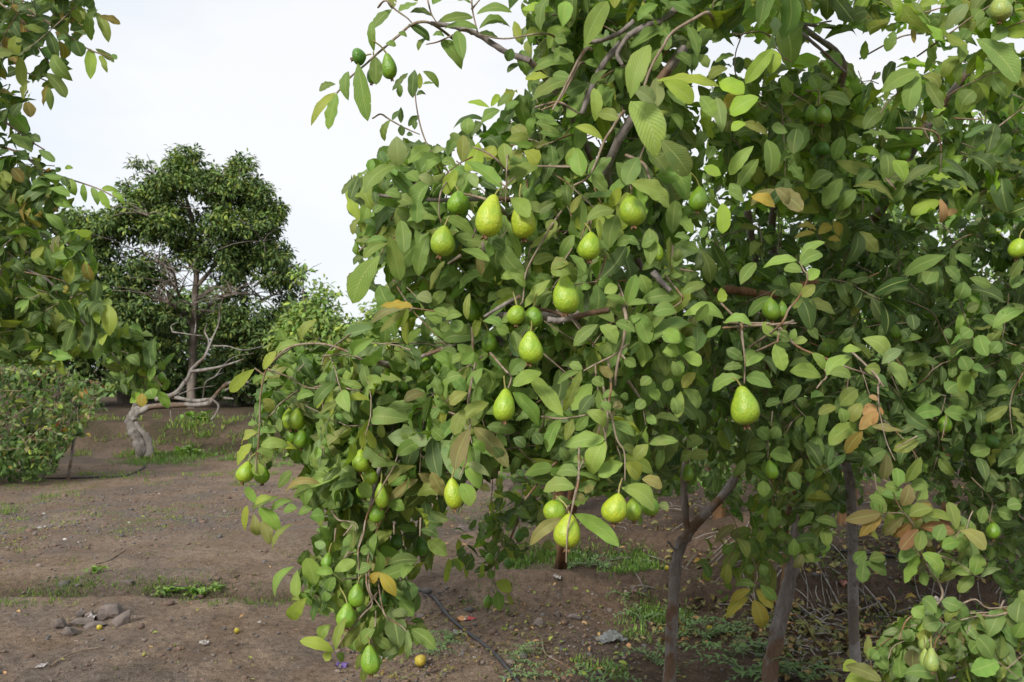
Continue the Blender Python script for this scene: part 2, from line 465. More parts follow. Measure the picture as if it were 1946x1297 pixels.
def ground_mat():
    m, t = mat('ground_soil')
    tcn = t.nodes.new('ShaderNodeTexCoord'); ob = tcn.outputs['Object']
    sp = t.nodes.new('ShaderNodeSeparateXYZ'); t.links.new(ob, sp.inputs[0])
    X, Y = sp.outputs[0], sp.outputs[1]
    n1 = noise_(t, ob, .55, 4, .6); n2 = noise_(t, ob, 2.6, 5, .65); n3 = noise_(t, ob, 22, 5, .7); n4 = noise_(t, ob, 120, 3, .7)
    col = mixc(t, ramp(t, n2, [(.35, 0.0), (.65, 1.0)]), (.200, .140, .096), (.290, .215, .155))
    # grey gravelly patches across the middle of the plot
    gy = ramp(t, n1, [(.50, 0.0), (.60, 1.0)])
    col = mixc(t, math_(t, 'MULTIPLY', gy, .7), col, (.155, .128, .108))
    gb = math_(t, 'MULTIPLY', math_(t, 'SUBTRACT', 1.0, math_(t, 'ABSOLUTE', math_(t, 'MULTIPLY', math_(t, 'SUBTRACT', Y, 9.3), .45)), True), ramp(t, n2, [(.40, 0.0), (.56, 1.0)]))
    col = mixc(t, math_(t, 'MULTIPLY', gb, .85), col, (.150, .130, .115))
    # pale trodden dust
    du = ramp(t, noise_(t, ob, .9, 3, .5), [(.54, 0.0), (.68, 1.0)])
    col = mixc(t, math_(t, 'MULTIPLY', du, .6), col, (.31, .232, .172))
    # soil darkened under the orchard trees to the right: canopy shade put into colour
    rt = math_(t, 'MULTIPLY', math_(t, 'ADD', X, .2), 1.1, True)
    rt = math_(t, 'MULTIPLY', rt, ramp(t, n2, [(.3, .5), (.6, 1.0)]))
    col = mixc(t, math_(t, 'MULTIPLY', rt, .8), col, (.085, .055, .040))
    # mossy green film near the bank
    bk = math_(t, 'MULTIPLY', math_(t, 'SUBTRACT', Y, 14.5), .5, True)
    bk = math_(t, 'MULTIPLY', bk, ramp(t, noise_(t, ob, 1.3, 4, .6), [(.42, 0.0), (.58, 1.0)]))
    col = mixc(t, math_(t, 'MULTIPLY', bk, .75), col, (.055, .062, .022))
    fb = math_(t, 'MULTIPLY', math_(t, 'SUBTRACT', Y, 15.5), .7, True)  # darker bank soil; shade under the trees behind is put into its colour
    col = mixc(t, math_(t, 'MULTIPLY', fb, .6), col, (.065, .045, .032))
    # moist earth along the furrow, with the ledge's shadow put into its colour
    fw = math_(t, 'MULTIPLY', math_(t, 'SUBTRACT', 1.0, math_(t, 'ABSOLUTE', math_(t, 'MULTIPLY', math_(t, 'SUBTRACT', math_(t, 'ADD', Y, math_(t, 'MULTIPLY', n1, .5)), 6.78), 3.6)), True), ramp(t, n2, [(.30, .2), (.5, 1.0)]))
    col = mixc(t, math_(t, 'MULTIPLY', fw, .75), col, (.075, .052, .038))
    col = mixc(t, 1.0, col, ramp(t, n3, [(.3, .60), (.5, 1.0), (.72, 1.38)]), 'MULTIPLY')
    col = mixc(t, 1.0, col, ramp(t, n4, [(.3, .6), (.7, 1.4)]), 'MULTIPLY')
    pr = t.nodes.new('ShaderNodeBsdfPrincipled')
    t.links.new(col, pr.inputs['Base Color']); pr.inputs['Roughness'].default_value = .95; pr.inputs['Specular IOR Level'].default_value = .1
    hh = math_(t, 'ADD', math_(t, 'MULTIPLY', n3, 1.2), math_(t, 'MULTIPLY', n4, .5))
    t.links.new(bump(t, hh, .9, .035), pr.inputs['Normal'])
    o = t.nodes.new('ShaderNodeOutputMaterial'); t.links.new(pr.outputs[0], o.inputs[0])
    return m
M['ground'] = ground_mat()
M['rock'] = plain('grey_brown_rock', (.19, .155, .135), .9, .15, c2=(.12, .10, .09), scale=14, bs=.8)
def pebble_mat():
    m, t = mat('pebble')
    at = nd(t, 'ShaderNodeAttribute', attribute_name='leaf_col')
    pr = t.nodes.new('ShaderNodeBsdfPrincipled'); t.links.new(at.outputs['Color'], pr.inputs['Base Color'])
    pr.inputs['Roughness'].default_value = .9
    tcn = t.nodes.new('ShaderNodeTexCoord')
    t.links.new(bump(t, noise_(t, tcn.outputs['Object'], 120, 3), .6, .003), pr.inputs['Normal'])
    o = t.nodes.new('ShaderNodeOutputMaterial'); t.links.new(pr.outputs[0], o.inputs[0])
    return m
M['pebble'] = pebble_mat()
M['hose'] = plain('black_hose', (.022, .022, .026), .5, .4, c2=(.05, .045, .045), scale=15)
M['plastic'] = plain('clear_plastic', (.30, .31, .31), .3, .6, c2=(.17, .18, .17), scale=26, alpha=.6)
M['white'] = plain('white_scrap', (.46, .43, .40), .6, .3, scale=60, c2=(.30, .27, .25))
M['fallen'] = plain('fallen_fruit', (.52, .44, .05), .5, .4, scale=60, c2=(.36, .26, .04))
# ------------------------------------------------------------------ ground: one sheet to the horizon
def build_ground():
    fine = np.radians(np.concatenate([np.arange(-180, -60, 6), np.arange(-60, -38, 1.5), np.arange(-38, 38, .17), np.arange(38, 60, 1.5), np.arange(60, 180, 6)]))
    r = np.concatenate([[.3, 1.5, 2.5, 3.2], 3.5 * np.exp(np.arange(0, 520) * .0045), 36 * np.exp(np.arange(0, 34) * .1)])
    A, RR = np.meshgrid(fine, r, indexing='xy')
    x = RR * np.sin(A); y = RR * np.cos(A)
    z = gh(x, y)
    nearw = np.exp(-np.maximum(RR - 4, 0) / 7)
    z = z + nearw * (.022 * N1(x * 9, y * 9) + .013 * N2(x * 23, y * 23) + .006 * N3(x * 60, y * 60))
    # clods, where the soil is broken
    cl = np.clip(N2(x * 14, y * 14) - .22, 0, 1) * np.clip(N1(x * .9 + 4, y * .9) + .2, 0, 1)
    z = z + nearw * cl * .16
    z = z * np.clip((60 - RR) / 25, 0, 1)
    acc = Acc()
    m, n = A.shape
    idx = np.arange(m * n).reshape(m, n)
    nxt = np.roll(idx, -1, axis=1)
    F = np.stack([idx[:-1], nxt[:-1], nxt[1:], idx[1:]], -1).reshape(-1, 4)[:, ::-1]
    acc.add(np.stack([x, y, z], -1).reshape(-1, 3), F)
    o = acc.build('ground', M['ground'])
    me = o.data
    me.flip_normals() if me.polygons[1000].normal.z < 0 else None
    tag(o, kind='structure')
build_ground()

def ico(sub=1):
    import bmesh
    bm = bmesh.new(); bmesh.ops.create_icosphere(bm, subdivisions=sub, radius=1)
    v = np.array([q.co[:] for q in bm.verts]); f = np.array([[q.index for q in p.verts] for p in bm.faces]); bm.free()
    return v, f
ICO1, ICO2, ICO3 = ico(1), ico(2), ico(4)

def ground_scatter(n, poly, power=1.0):
    "ground points whose pixels fall in a polygon, evenly over the picture"
    xs = [p[0] for p in poly]; ys = [p[1] for p in poly]
    px = NR.uniform(min(xs), max(xs), n); py = NR.uniform(min(ys), max(ys), n)
    k = inpoly(px, py, poly); px = px[k]; py = py[k]
    v = (RGT * ((px - 973) / FPX)[:, None] + UPV * ((648.5 - py) / FPX)[:, None] + FWD)
    t = 1.6 / np.maximum(-v[:, 2], .02)
    for _ in range(12):
        p = CAM + v * t[:, None]
        t = t + (p[:, 2] - gh(p[:, 0], p[:, 1])) / np.maximum(-v[:, 2], .02) * .6
    p = CAM + v * t[:, None]
    return p

FLOOR = [(-100, 880), (2050, 860), (2050, 1400), (-100, 1400)]

def pebbles():
    acc = Acc()
    v, f = ICO1
    pts = np.concatenate([ground_scatter(6000, FLOOR), ground_scatter(1500, [(640, 1130), (1250, 1100), (1250, 1297), (640, 1297)]),
                          ground_scatter(1300, [(0, 960), (420, 900), (560, 960), (300, 1040), (0, 1060)]), ground_scatter(1500, [(0, 940), (560, 930), (560, 1000), (0, 1050)])])
    d = np.linalg.norm(pts - CAM, axis=1)
    for p, q in zip(pts, d):
        s = (.0035 + .011 * R.random() ** 3 + (.02 * R.random() if R.random() < .03 else 0)) * (q / 6) ** .4
        w_ = v * (1 + NR.uniform(-.28, .28, (len(v), 1))) * np.array([s * R.uniform(.8, 1.5), s * R.uniform(.8, 1.3), s * R.uniform(.5, .9)])
        a = R.random() * 6.28; ca, sa = math.cos(a), math.sin(a)
        w_ = np.stack([w_[:, 0] * ca - w_[:, 1] * sa, w_[:, 0] * sa + w_[:, 1] * ca, w_[:, 2]], 1)
        g = R.random()
        c = (.16, .105, .08) if g < .5 else (.13, .12, .115) if g < .80 else (.20, .16, .135) if g < .992 else (.42, .39, .36)
        k = R.uniform(.7, 1.2)
        acc.add(w_ + p + [0, 0, s * .2], f, None, (c[0] * k, c[1] * k, c[2] * k, 1))
    tag(acc.build('pebbles', M['pebble'], smooth=False), kind='stuff')
pebbles()

def grass():
    acc = Acc()
    zones = [  # polygon, tufts, blade height, spread, colours
        ([(0, 940), (180, 920), (500, 960), (330, 1010), (0, 1060)], 260, .032, 'ggy'),
        ([(150, 900), (700, 895), (700, 925), (100, 925)], 160, .06, 'ggy'),
        ([(180, 1095), (700, 1120), (640, 1150), (0, 1150), (0, 1125)], 230, .035, 'ggdo'),
        ([(250, 860), (900, 850), (900, 893), (200, 885)], 520, .085, 'gggp'),
        ([(150, 800), (620, 815), (620, 860), (150, 860)], 200, .12, 'go'),
        ([(0, 895), (200, 885), (150, 960), (0, 980)], 90, .05, 'ggo'),
        ([(960, 1040), (1260, 1050), (1250, 1120), (1150, 1130), (1060, 1100), (960, 1110)], 360, .055, 'ggbd'),
        ([(840, 925), (1050, 935), (1010, 1000), (860, 1000)], 70, .05, 'gd'),
        ([(1160, 1160), (1300, 1160), (1300, 1230), (1170, 1215)], 160, .045, 'ggb'),
        ([(870, 1120), (1000, 1100), (980, 1170), (880, 1190)], 50, .04, 'gd'),
        ([(800, 1190), (900, 1190), (900, 1260), (800, 1260)], 30, .05, 'gb'),
        ([(1400, 960), (1900, 960), (1900, 1250), (1400, 1250)], 90, .05, 'gd'),
        ([(0, 930), (600, 930), (600, 1150), (0, 1150)], 130, .025, 'gdo'),
        ([(950, 1200), (1200, 1200), (1200, 1297), (950, 1297)], 30, .045, 'gb'),
    ]
    for poly, n, h, cols in zones:
        xs = [p[0] for p in poly]; ys = [p[1] for p in poly]
        P_ = ground_scatter(int(n * 1.7), poly)
        if not len(P_): continue
        keep = N2(P_[:, 0] * 2.1, P_[:, 1] * 1.3) + .5 * N1(P_[:, 0] * 6, P_[:, 1] * 4) > NR.normal(-.02, .12, len(P_))
        P_ = P_[keep]
        if not len(P_): continue
        k = 13
        q = np.repeat(P_, k, axis=0)
        sc = np.linalg.norm(q - CAM, axis=1) / 6
        q = q + np.stack([NR.normal(0, .035, len(q)) * sc ** .6, NR.normal(0, .035, len(q)) * sc ** .6, np.zeros(len(q))], 1)
        q[:, 2] = gh(q[:, 0], q[:, 1]) - .003
        a = NR.uniform(0, 6.28, len(q))
        D = np.stack([np.cos(a) * .8, np.sin(a) * .8, NR.uniform(.4, 1.6, len(q))], 1)
        N = np.cross(D, np.stack([-np.sin(a), np.cos(a), np.zeros(len(a))], 1)) * -1
        L = NR.uniform(.5, 1.4, len(q)) * h
        add_leaves(acc, q, D, N, L, L * NR.uniform(.07, .20, len(q)), colour([R.choice(cols) for _ in range(len(q))]), 'lo', arch=NR.uniform(.05, .25, len(q)), slim=True)
    tag(acc.build('grass', M['grass']), kind='stuff')
grass()

def litter():
    acc = Acc()
    zones = [([(1250, 900), (1950, 900), (1950, 1260), (1250, 1230)], 2600, 'kqqqn', .05),
             ([(640, 1170), (1000, 1150), (1100, 1297), (640, 1297)], 520, 'kqqn', .028),
             ([(840, 940), (1300, 940), (1300, 1060), (820, 1050)], 420, 'kqq', .04),
             ([(960, 1110), (1300, 1110), (1300, 1297), (960, 1297)], 260, 'kqqy', .035),
             ([(0, 950), (600, 930), (600, 1297), (0, 1297)], 150, 'kqyt', .026),
             ([(1450, 1150), (1946, 1180), (1946, 1297), (1450, 1297)], 500, 'kqtt', .06)]
    for poly, n, cols, L0 in zones:
        q = ground_scatter(n, poly); m = len(q)
        a = NR.uniform(0, 6.28, m)
        D = np.stack([np.cos(a), np.sin(a), NR.normal(.05, .15, m)], 1)
        N = np.stack([NR.normal(0, .35, m), NR.normal(0, .35, m), np.ones(m)], 1)
        q[:, 2] += NR.uniform(.004, .02, m)
        L = L0 * NR.uniform(.5, 1.6, m)
        C = colour([R.choice(cols) for _ in range(m)], .3); C[:, :3] *= 1.0
        add_leaves(acc, q, D, N, L, L * NR.uniform(.3, .6, m), C, 'mid', arch=NR.normal(.1, .15, m), fold=NR.uniform(0, .9, m), wave=NR.uniform(0, .15, m))
    tag(acc.build('leaf_litter', M['litter']), kind='stuff')
    acc = Acc()
    for p in ground_scatter(330, [(1430, 1150), (1946, 1120), (1946, 1297), (1430, 1297)]):
        a = R.random() * 3.14; l = R.uniform(.06, .30); d = np.array([math.cos(a), math.sin(a), 0]) * l
        e = p + d; e[2] = float(gh(e[0], e[1])) + R.uniform(.005, .03)
        mm = (p + e) / 2 + [R.gauss(0, l * .08), R.gauss(0, l * .08), R.uniform(0, .02)]
        tube(acc, [p + [0, 0, .008], mm, e], R.uniform(.002, .006), None, 4, n=4)
    for p in ground_scatter(130, [(1150, 950), (1700, 950), (1700, 1150), (1150, 1120)]):
        a = R.random() * 3.14; l = R.uniform(.06, .35); d = np.array([math.cos(a), math.sin(a), 0]) * l
        e = p + d; e[2] = float(gh(e[0], e[1])) + R.uniform(.005, .03)
        tube(acc, [p + [0, 0, .008], (p + e) / 2 + [0, 0, .02], e], R.uniform(.002, .005), None, 4, n=3)
    tag(acc.build('pruned_twigs', M['twig_grey']), kind='stuff')
litter()

# ------------------------------------------------------------------ stones, litter, hoses
def stone(px, py, wpx, hpx, label, lift=.35, name='stone', m='rock', seed=0, rot=0, group='stones in the ring'):
    p = G(px, py); d = float((p - CAM) @ FWD); sx = wpx / FPX * d / 2 * 1.25; sz = hpx / FPX * d / 2 * 1.1
    v, f = ICO3; v = v.copy()
    rr = np.array([1 + .30 * mnoise.noise(Vector(q) * .9 + Vector((seed * 7.3, 1, 2))) + .12 * mnoise.noise(Vector(q) * 2.5 + Vector((seed * 3.1, 5, 2))) + .03 * mnoise.noise(Vector(q) * 7) for q in v])
    # cut facets
    v = v * rr[:, None]
    rs = np.random.default_rng(seed + 50)
    for _ in range(11):
        nn = unit(rs.normal(size=3)); lim = rs.uniform(.42, .72); dd = v @ nn
        v = v - np.outer(np.clip(dd - lim, 0, None) * .97, nn)
    v = v * np.array([sx, sx * .8, sz])
    a = Acc(); a.add(v, f)
    o = a.build(name, M[m]); o.location = (p[0], p[1] + sx * .3, p[2] + sz * lift); o.rotation_euler = (0, 0, rot)
    return tag(o, label, 'stone', group)
stone(206, 1174, 54, 27, 'biggest rounded grey stone at the top of the little stone heap', .5, seed=1)
stone(190, 1178, 30, 32, 'grey stone wedged against the biggest stone of the heap', .3, seed=2)
stone(228, 1190, 34, 40, 'blocky brownish stone at the far right end of the stone heap', .4, seed=3, rot=.4)
stone(150, 1190, 36, 22, 'low flat dark stone in the middle of the stone heap', .4, seed=4)
stone(180, 1194, 40, 18, 'long flat stone lying in front of the two biggest stones', .4, seed=5)
stone(112, 1194, 30, 26, 'angular grey stone at the left end of the stone heap', .5, seed=6)
stone(130, 1208, 27, 24, 'round smooth stone at the front of the stone heap', .5, seed=7)
stone(149, 1172, 22, 18, 'small dark pointed stone behind the flat stone of the heap', .5, seed=8)
stone(169, 1176, 18, 18, 'small stone filling the gap at the back of the heap', .5, seed=9)
stone(242, 1112, 30, 14, 'flat grey stone alone in the furrow above the heap', .5, seed=10, group=None)
stone(880, 1010, 34, 16, 'earth covered stone on bare soil beneath the hanging branch', .4, seed=11, group=None)
stone(1090, 1178, 26, 16, 'small half buried stone beside the dusty hollow', .4, seed=12, group=None)
stone(1060, 1172, 18, 14, 'little brown stone left of the half buried one in the hollow', .4, seed=13, group=None)
stone(1025, 1190, 30, 22, 'brown earthy stone near the middle of the dusty hollow', .4, seed=14, group=None)

def hose(pts, r, label):
    a = Acc(); q = [G(x, y, .012) for x, y in pts]; tube(a, q, r, None, 8, n=len(q) * 10)
    o = a.build('irrigation_hose', M['hose']); tag(o, label, 'hose', 'drip irrigation hoses')
hose([(770, 1112), (800, 1126), (825, 1140), (850, 1172), (880, 1200), (930, 1238), (960, 1270), (990, 1310), (1010, 1350)], .011, 'black irrigation hose running over the soil below the low hanging branches')
hose([(60, 912), (105, 911), (180, 909), (232, 907), (258, 899), (276, 889)], .014, 'thin black irrigation hose across the dirt in front of the dead stump')
hose([(1500, 1046), (1600, 1050), (1700, 1062), (1800, 1068), (1950, 1072)], .010, 'black hose lying on shaded ground behind the grey posts')

def scrap(name, px, py, wpx, hpx, m, label, cat, crumple=.3, seed=1, up=.4, rot=0.0, n=14, stripes=None):
    p = G(px, py); d = float((p - CAM) @ FWD); sx = wpx / FPX * d; sy = hpx / FPX * d / max(.26, up)
    u = np.linspace(-.5, .5, n); A, B = np.meshgrid(u, u, indexing='ij')
    Z = np.array([mnoise.noise(Vector((a * 3.4, b * 3.4, seed * 5.7))) + .5 * mnoise.noise(Vector((a * 9, b * 9, seed * 2.7))) for a, b in zip(A.ravel(), B.ravel())]).reshape(n, n)
    ed = 1 + .22 * Z
    x = A * sx * ed; y = B * sy * ed; z = Z * crumple * min(sx, sy) + crumple * min(sx, sy) * .5 + .006
    ca, sa = math.cos(rot), math.sin(rot)
    v = np.stack([x * ca - y * sa, x * sa + y * ca, z], -1).reshape(-1, 3)
    v = np.concatenate([v, v - [0, 0, .0008]])
    idx = np.arange(n * n).reshape(n, n)
    F = np.stack([idx[:-1, :-1], idx[1:, :-1], idx[1:, 1:], idx[:-1, 1:]], -1).reshape(-1, 4)
    rim = np.concatenate([idx[:, 0], idx[-1, 1:], idx[-2::-1, -1], idx[0, -2:0:-1]])
    rn = np.roll(rim, -1)
    F2 = F[:, ::-1] + n * n
    F3 = np.stack([rim, rn, rn + n * n, rim + n * n], 1)[:, ::-1]
    a = Acc(); a.add(v, np.concatenate([F, F2, F3]))
    o = a.build(name, M[m]); o.location = tuple(p)
    return tag(o, label, cat)
mr, tt_ = mat('printed_wrapper')
c_ = tt_.nodes.new('ShaderNodeTexCoord'); sp_ = tt_.nodes.new('ShaderNodeSeparateXYZ'); tt_.links.new(c_.outputs['Generated'], sp_.inputs[0])
cc_ = ramp(tt_, sp_.outputs[0], [(.0, (.60, .25, .07)), (.35, (.62, .30, .10)), (.42, (.55, .45, .38)), (.60, (.50, .03, .03)), (1.0, (.50, .04, .04))])
pr_ = tt_.nodes.new('ShaderNodeBsdfPrincipled'); tt_.links.new(cc_, pr_.inputs['Base Color']); pr_.inputs['Roughness'].default_value = .35
tt_.links.new(pr_.outputs[0], tt_.nodes.new('ShaderNodeOutputMaterial').inputs[0])
M['wrapper'] = mr
M['foil'] = plain('pink_green_wrapper', (.50, .14, .11), .4, .5, c2=(.16, .26, .16), scale=35)
M['purple'] = plain('purple_scrap', (.16, .10, .32), .5, .4, scale=60)
scrap('food_wrapper', 886, 1178, 30, 12, 'wrapper', 'small red and orange food wrapper beside the black hose', 'wrapper', .12, 3, .5, rot=.25)
scrap('plastic_bag', 1160, 1219, 56, 30, 'plastic', 'crumpled clear plastic bag on the dusty soil', 'plastic bag', .22, 4, .7, rot=.3, n=26)
scrap('foil_wrapper', 1604, 1136, 16, 22, 'foil', 'crumpled pink and green wrapper against the straight grey post', 'wrapper', .6, 5, .8)
scrap('paper_scrap', 870, 1206, 16, 8, 'white', 'white paper scrap just under the red and orange wrapper', 'litter', .3, 6)
scrap('paper_scrap', 732, 1252, 15, 9, 'white', 'white paper scrap between the ribbed guava and the fallen one', 'litter', .4, 7)
scrap('paper_scrap', 1059, 1135, 14, 10, 'white', 'white paper scrap at the grassy rim of the hollow', 'litter', .4, 8)
scrap('paper_scrap', 176, 1178, 14, 12, 'white', 'torn white wrapper lying on the heap of stones', 'litter', .5, 9)
scrap('paper_scrap', 388, 1226, 18, 6, 'white', 'torn pale paper strip on bare soil right of the stone heap', 'litter', .4, 10)
scrap('paper_scrap', 78, 1005, 12, 6, 'white', 'tiny white scrap in the grassy gravel patch near the edge', 'litter', .3, 11)
scrap('paper_scrap', 78, 1270, 13, 8, 'white', 'white scrap lying in front of the curved fallen stick', 'litter', .3, 12)
scrap('plastic_scrap', 650, 1270, 20, 8, 'purple', 'purple plastic scrap on soil left of the lowest hanging guava', 'litter', .4, 13)

def stick(pts, r, label):
    a = Acc(); tube(a, [G(x, y, .008) for x, y in pts], r, r * .5, 6, n=12, rough=.2)
    tag(a.build('fallen_stick', M['twig']), label, 'stick', 'sticks on the ground')
stick([(96, 1270), (125, 1250), (160, 1238), (196, 1232)], .005, 'thin curved brown stick on bare soil below the stone heap')
stick([(1030, 1216), (1036, 1245), (1065, 1262), (1086, 1275)], .005, 'curved stick on soil beside the plastic bag')
stick([(184, 1073), (205, 1068), (226, 1055), (240, 1045)], .006, 'thin brown stick in the middle of the bare plot')
# ------------------------------------------------------------------ guavas
def fruit_profile(t, neck, ribs=0):
    rnd = np.sqrt(np.clip(1 - (2 * t - 1) ** 2, 0, 1))
    pear = np.interp(t, [0, .03, .09, .18, .30, .42, .55, .68, .80, .90, .96, 1], [0, .26, .39, .50, .67, .85, .96, 1.0, .93, .74, .48, .0])
    oval = np.interp(t, [0, .03, .10, .2, .35, .5, .65, .8, .9, .96, 1], [0, .18, .38, .60, .85, .98, 1, .87, .64, .40, 0])
    if neck < .5: k = neck / .5; return rnd * (1 - k) + oval * k
    k = (neck - .5) / .5 * .82; return oval * (1 - k) + pear * k
FCOL = {'y': (.40, .51, .035), 'g': (.30, .44, .035), 'm': (.20, .36, .030), 'd': (.095, .23, .026), 'p': (.30, .38, .10)}
FRUITS = []   # px, py, w, h, depth, for keeping leaves off them
def guava(px, py, wpx, hpx, neck, c, d, label, tilt=(0, 0), show=1, stalk=None, ribs=0.0, cal=1, group='guavas hanging on the trees'):
    ctr = P(px, py, d); rad = wpx / FPX * d / 2; h = hpx / FPX * d
    nu, nv = 36, 40
    t = (1 - np.cos(np.linspace(0, math.pi, nu))) / 2; a = np.arange(nv) / nv * 2 * math.pi
    sd_ = int(px * 7 + py)
    rs = np.random.default_rng(sd_); p1, p2, p3 = rs.uniform(0, 6.28, 3)
    T, A = np.meshgrid(t, a, indexing='ij')
    pr = fruit_profile(T, neck)
    k = 3
    for _ in range(k):
        q = pr.copy(); q[1:-1] = (pr[:-2] + pr[2:] + 2 * pr[1:-1]) / 4; pr = q
    lum = 1 + .025 * np.sin(2 * A + p1 + T * 2) + .016 * np.sin(3 * A + p2 - T * 4) + (ribs + .011) * np.sin(6 * A + p3 + T * 1.5) * np.sin(math.pi * T) + .008 * np.sin(11 * T + 5 * A)
    r = pr * rad * lum
    lean = .09 * rad * np.sin(T * 3 + p2)
    V = np.stack([r * np.cos(A) + lean, r * np.sin(A), (0.5 - T) * h], -1).reshape(-1, 3)
    idx = np.arange(nu * nv).reshape(nu, nv); nx = np.roll(idx, -1, 1)
    F = np.stack([idx[:-1], idx[1:], nx[1:], nx[:-1]], -1).reshape(-1, 4)
    acc = Acc(); acc.add(V, F)
    o = acc.build('guava', M['guava'])
    o.location = tuple(ctr); o.rotation_euler = (math.radians(tilt[0] + rs.normal(0, 5)), math.radians(tilt[1] + rs.normal(0, 5)), 0)
    cc = np.array(FCOL[c]) * rs.uniform(.80, 1.0); o.color = (*cc, 1)
    tag(o, label, 'guava', group)
    # calyx
    if cal:
        ca = Acc(); m = 5
        for i in range(m):
            th = i / m * 6.28 + rs.uniform(-.2, .2); rr = rad * .17; out_ = rs.uniform(.2, .9)
            b0 = np.array([math.cos(th) * rr, math.sin(th) * rr, -h / 2 + rad * .10]); tn = np.array([-math.sin(th), math.cos(th), 0]) * rad * .13
            od = np.array([math.cos(th), math.sin(th), 0])
            mid = b0 + od * rad * .05 * out_ + [0, 0, -rad * .24]; tip = mid + od * rad * .22 * out_ + [0, 0, -rad * .16]
            vv = np.array([b0 - tn, b0 + tn, mid + tn * .9, mid - tn * .9, tip]); vi = vv - od * rad * .03
            ca.add(np.concatenate([vv, vi]), [[0, 1, 2, 3], [8, 7, 6, 5]]); n0 = ca.n - 10
            ca.f.append(np.array([[3, 2, 4], [9, 7, 8]]) + n0)
        cv, cf = ICO2; ca.add(cv * np.array([rad * .20, rad * .20, rad * .09]) + [0, 0, -h / 2 + rad * .045], cf)
        c_o = ca.build('calyx', M['calyx'], smooth=False); c_o.parent = o
        c_o.matrix_parent_inverse = Matrix.Identity(4)
    L = R.uniform(.018, .03) if stalk is None else stalk
    sa = Acc(); bx, by = rs.uniform(-.9, .9, 2) * L
    tube(sa, [(lean[0, 0], 0, h / 2 - rad * .12), (bx * .3, by * .3, h / 2 + L * .5), (bx, by, h / 2 + L)], .0021, .0016, 6, n=6)
    s_o = sa.build('stalk', M['stalk']); s_o.parent = o
    s_o.matrix_parent_inverse = Matrix.Identity(4)
    FRUITS.append((px, py, wpx, hpx, d, show))
    return o

g = guava
# big ones near the camera
g(841, 458, 48, 60, .55, 'g', 1.84, 'oval yellow green guava hanging alone left of the yellow pear shaped pair')
g(932, 410, 52, 84, 1.0, 'y', 1.80, 'large yellow pear shaped guava with a long neck, beside one behind a leaf', tilt=(0, 12))
g(992, 416, 49, 76, .95, 'y', 1.84, 'yellow green pear guava half covered by a single leaf', tilt=(0, -8))
g(870, 386, 44, 46, .3, 'm', 2.02, 'shaded green guava behind leaves above the lone oval one')
g(1202, 400, 51, 62, .45, 'g', 1.82, 'round glossy guava with open calyx under the longest hanging leaves')
g(1121, 468, 44, 56, .5, 'g', 1.86, 'egg shaped green guava in mid canopy below a drooping leaf')
g(1075, 560, 53, 74, .85, 'g', 1.84, 'large pear shaped guava under a cap leaf, above a pair of small ones')
g(981, 599, 35, 38, .1, 'g', 1.85, 'small round yellow green guava, left one of the touching pair')
g(1014, 603, 34, 40, .15, 'm', 1.89, 'small round green guava, right one of the touching pair')
g(1008, 660, 48, 62, .8, 'g', 1.83, 'pear shaped guava hanging just below the small touching pair')
g(959, 770, 44, 64, .8, 'g', 1.83, 'pear shaped guava beside a glossy leaf above the brown veined leaf', tilt=(0, 4))
g(1413, 771, 57, 76, .95, 'g', 1.80, 'large pear guava hanging alone below a pair of spread leaves', stalk=.02)
g(1080, 1009, 52, 66, .8, 'y', 1.70, 'yellow guava with a thin bare twig hanging in front of it')
g(1055, 972, 43, 44, .1, 'g', 1.79, 'round green guava just behind the one crossed by a twig')
g(1170, 966, 50, 58, .6, 'y', 1.70, 'round yellow green guava at the front of a cluster of three')
g(1204, 968, 34, 46, .4, 'g', 1.76, 'middle guava of the cluster of three, under a bright leaf')
g(1236, 962, 36, 38, .3, 'm', 1.81, 'dark shaded guava behind the bright leaf, last of the cluster of three')
g(862, 938, 36, 60, .6, 'y', 1.84, 'yellow guava mostly hidden behind one long bright leaf')
# second rank
g(929, 650, 30, 44, .6, 'm', 2.15, 'small deep green guava left of the pear shaped one below the pair')
g(898, 590, 32, 46, .6, 'm', 2.25, 'shaded guava with a narrow leaf across it behind the grey limb')
g(739, 126, 30, 50, .9, 'm', 2.02, 'green pear guava on the high arching branch against the sky', tilt=(0, -10))
g(683, 109, 34, 27, .4, 'd', 2.02, 'dark green guava lying sideways at the bend of the high branch', tilt=(0, 70), stalk=.012)
g(708, 142, 24, 38, .5, 'd', 2.06, 'dark guava behind the leaf that hangs from the high branch')
g(565, 797, 32, 42, .5, 'g', 2.35, 'bright guava at the front of the trio on the outer branch')
g(551, 797, 30, 42, .5, 'g', 2.41, 'guava pressed behind the front one of the outer branch trio')
g(537, 790, 20, 36, .4, 'm', 2.47, 'narrow glimpse of green guava left of the outer branch trio')
g(572, 834, 28, 38, .5, 'm', 2.35, 'green guava at the front of the lower trio on the outer branch')
g(555, 828, 22, 32, .3, 'm', 2.42, 'round guava left of the lower trio on the outer branch')
g(588, 830, 22, 36, .5, 'm', 2.42, 'guava tucked behind the lower trio on its right side')
g(466, 897, 34, 42, .6, 'g', 2.25, 'pale green guava at the very tip of the drooping outer branch', tilt=(0, 18))
g(496, 900, 30, 40, .5, 'm', 2.31, 'darker guava beside the tip guava behind a small leaf')
g(686, 876, 33, 44, .7, 'g', 2.20, 'yellow green guava beside the leaf with a brown scorched tip')
g(703, 905, 29, 36, .5, 'g', 2.22, 'small guava directly under the one beside the scorched leaf')
g(692, 932, 32, 32, .2, 'm', 2.27, 'round green guava partly behind a leaf in the lower left string')
g(725, 942, 27, 50, .8, 'g', 2.20, 'slim pear guava resting on a rounder one on the drooping grey twig', tilt=(0, 10))
g(716, 976, 30, 36, .2, 'm', 2.22, 'round guava directly under the slim pear one')
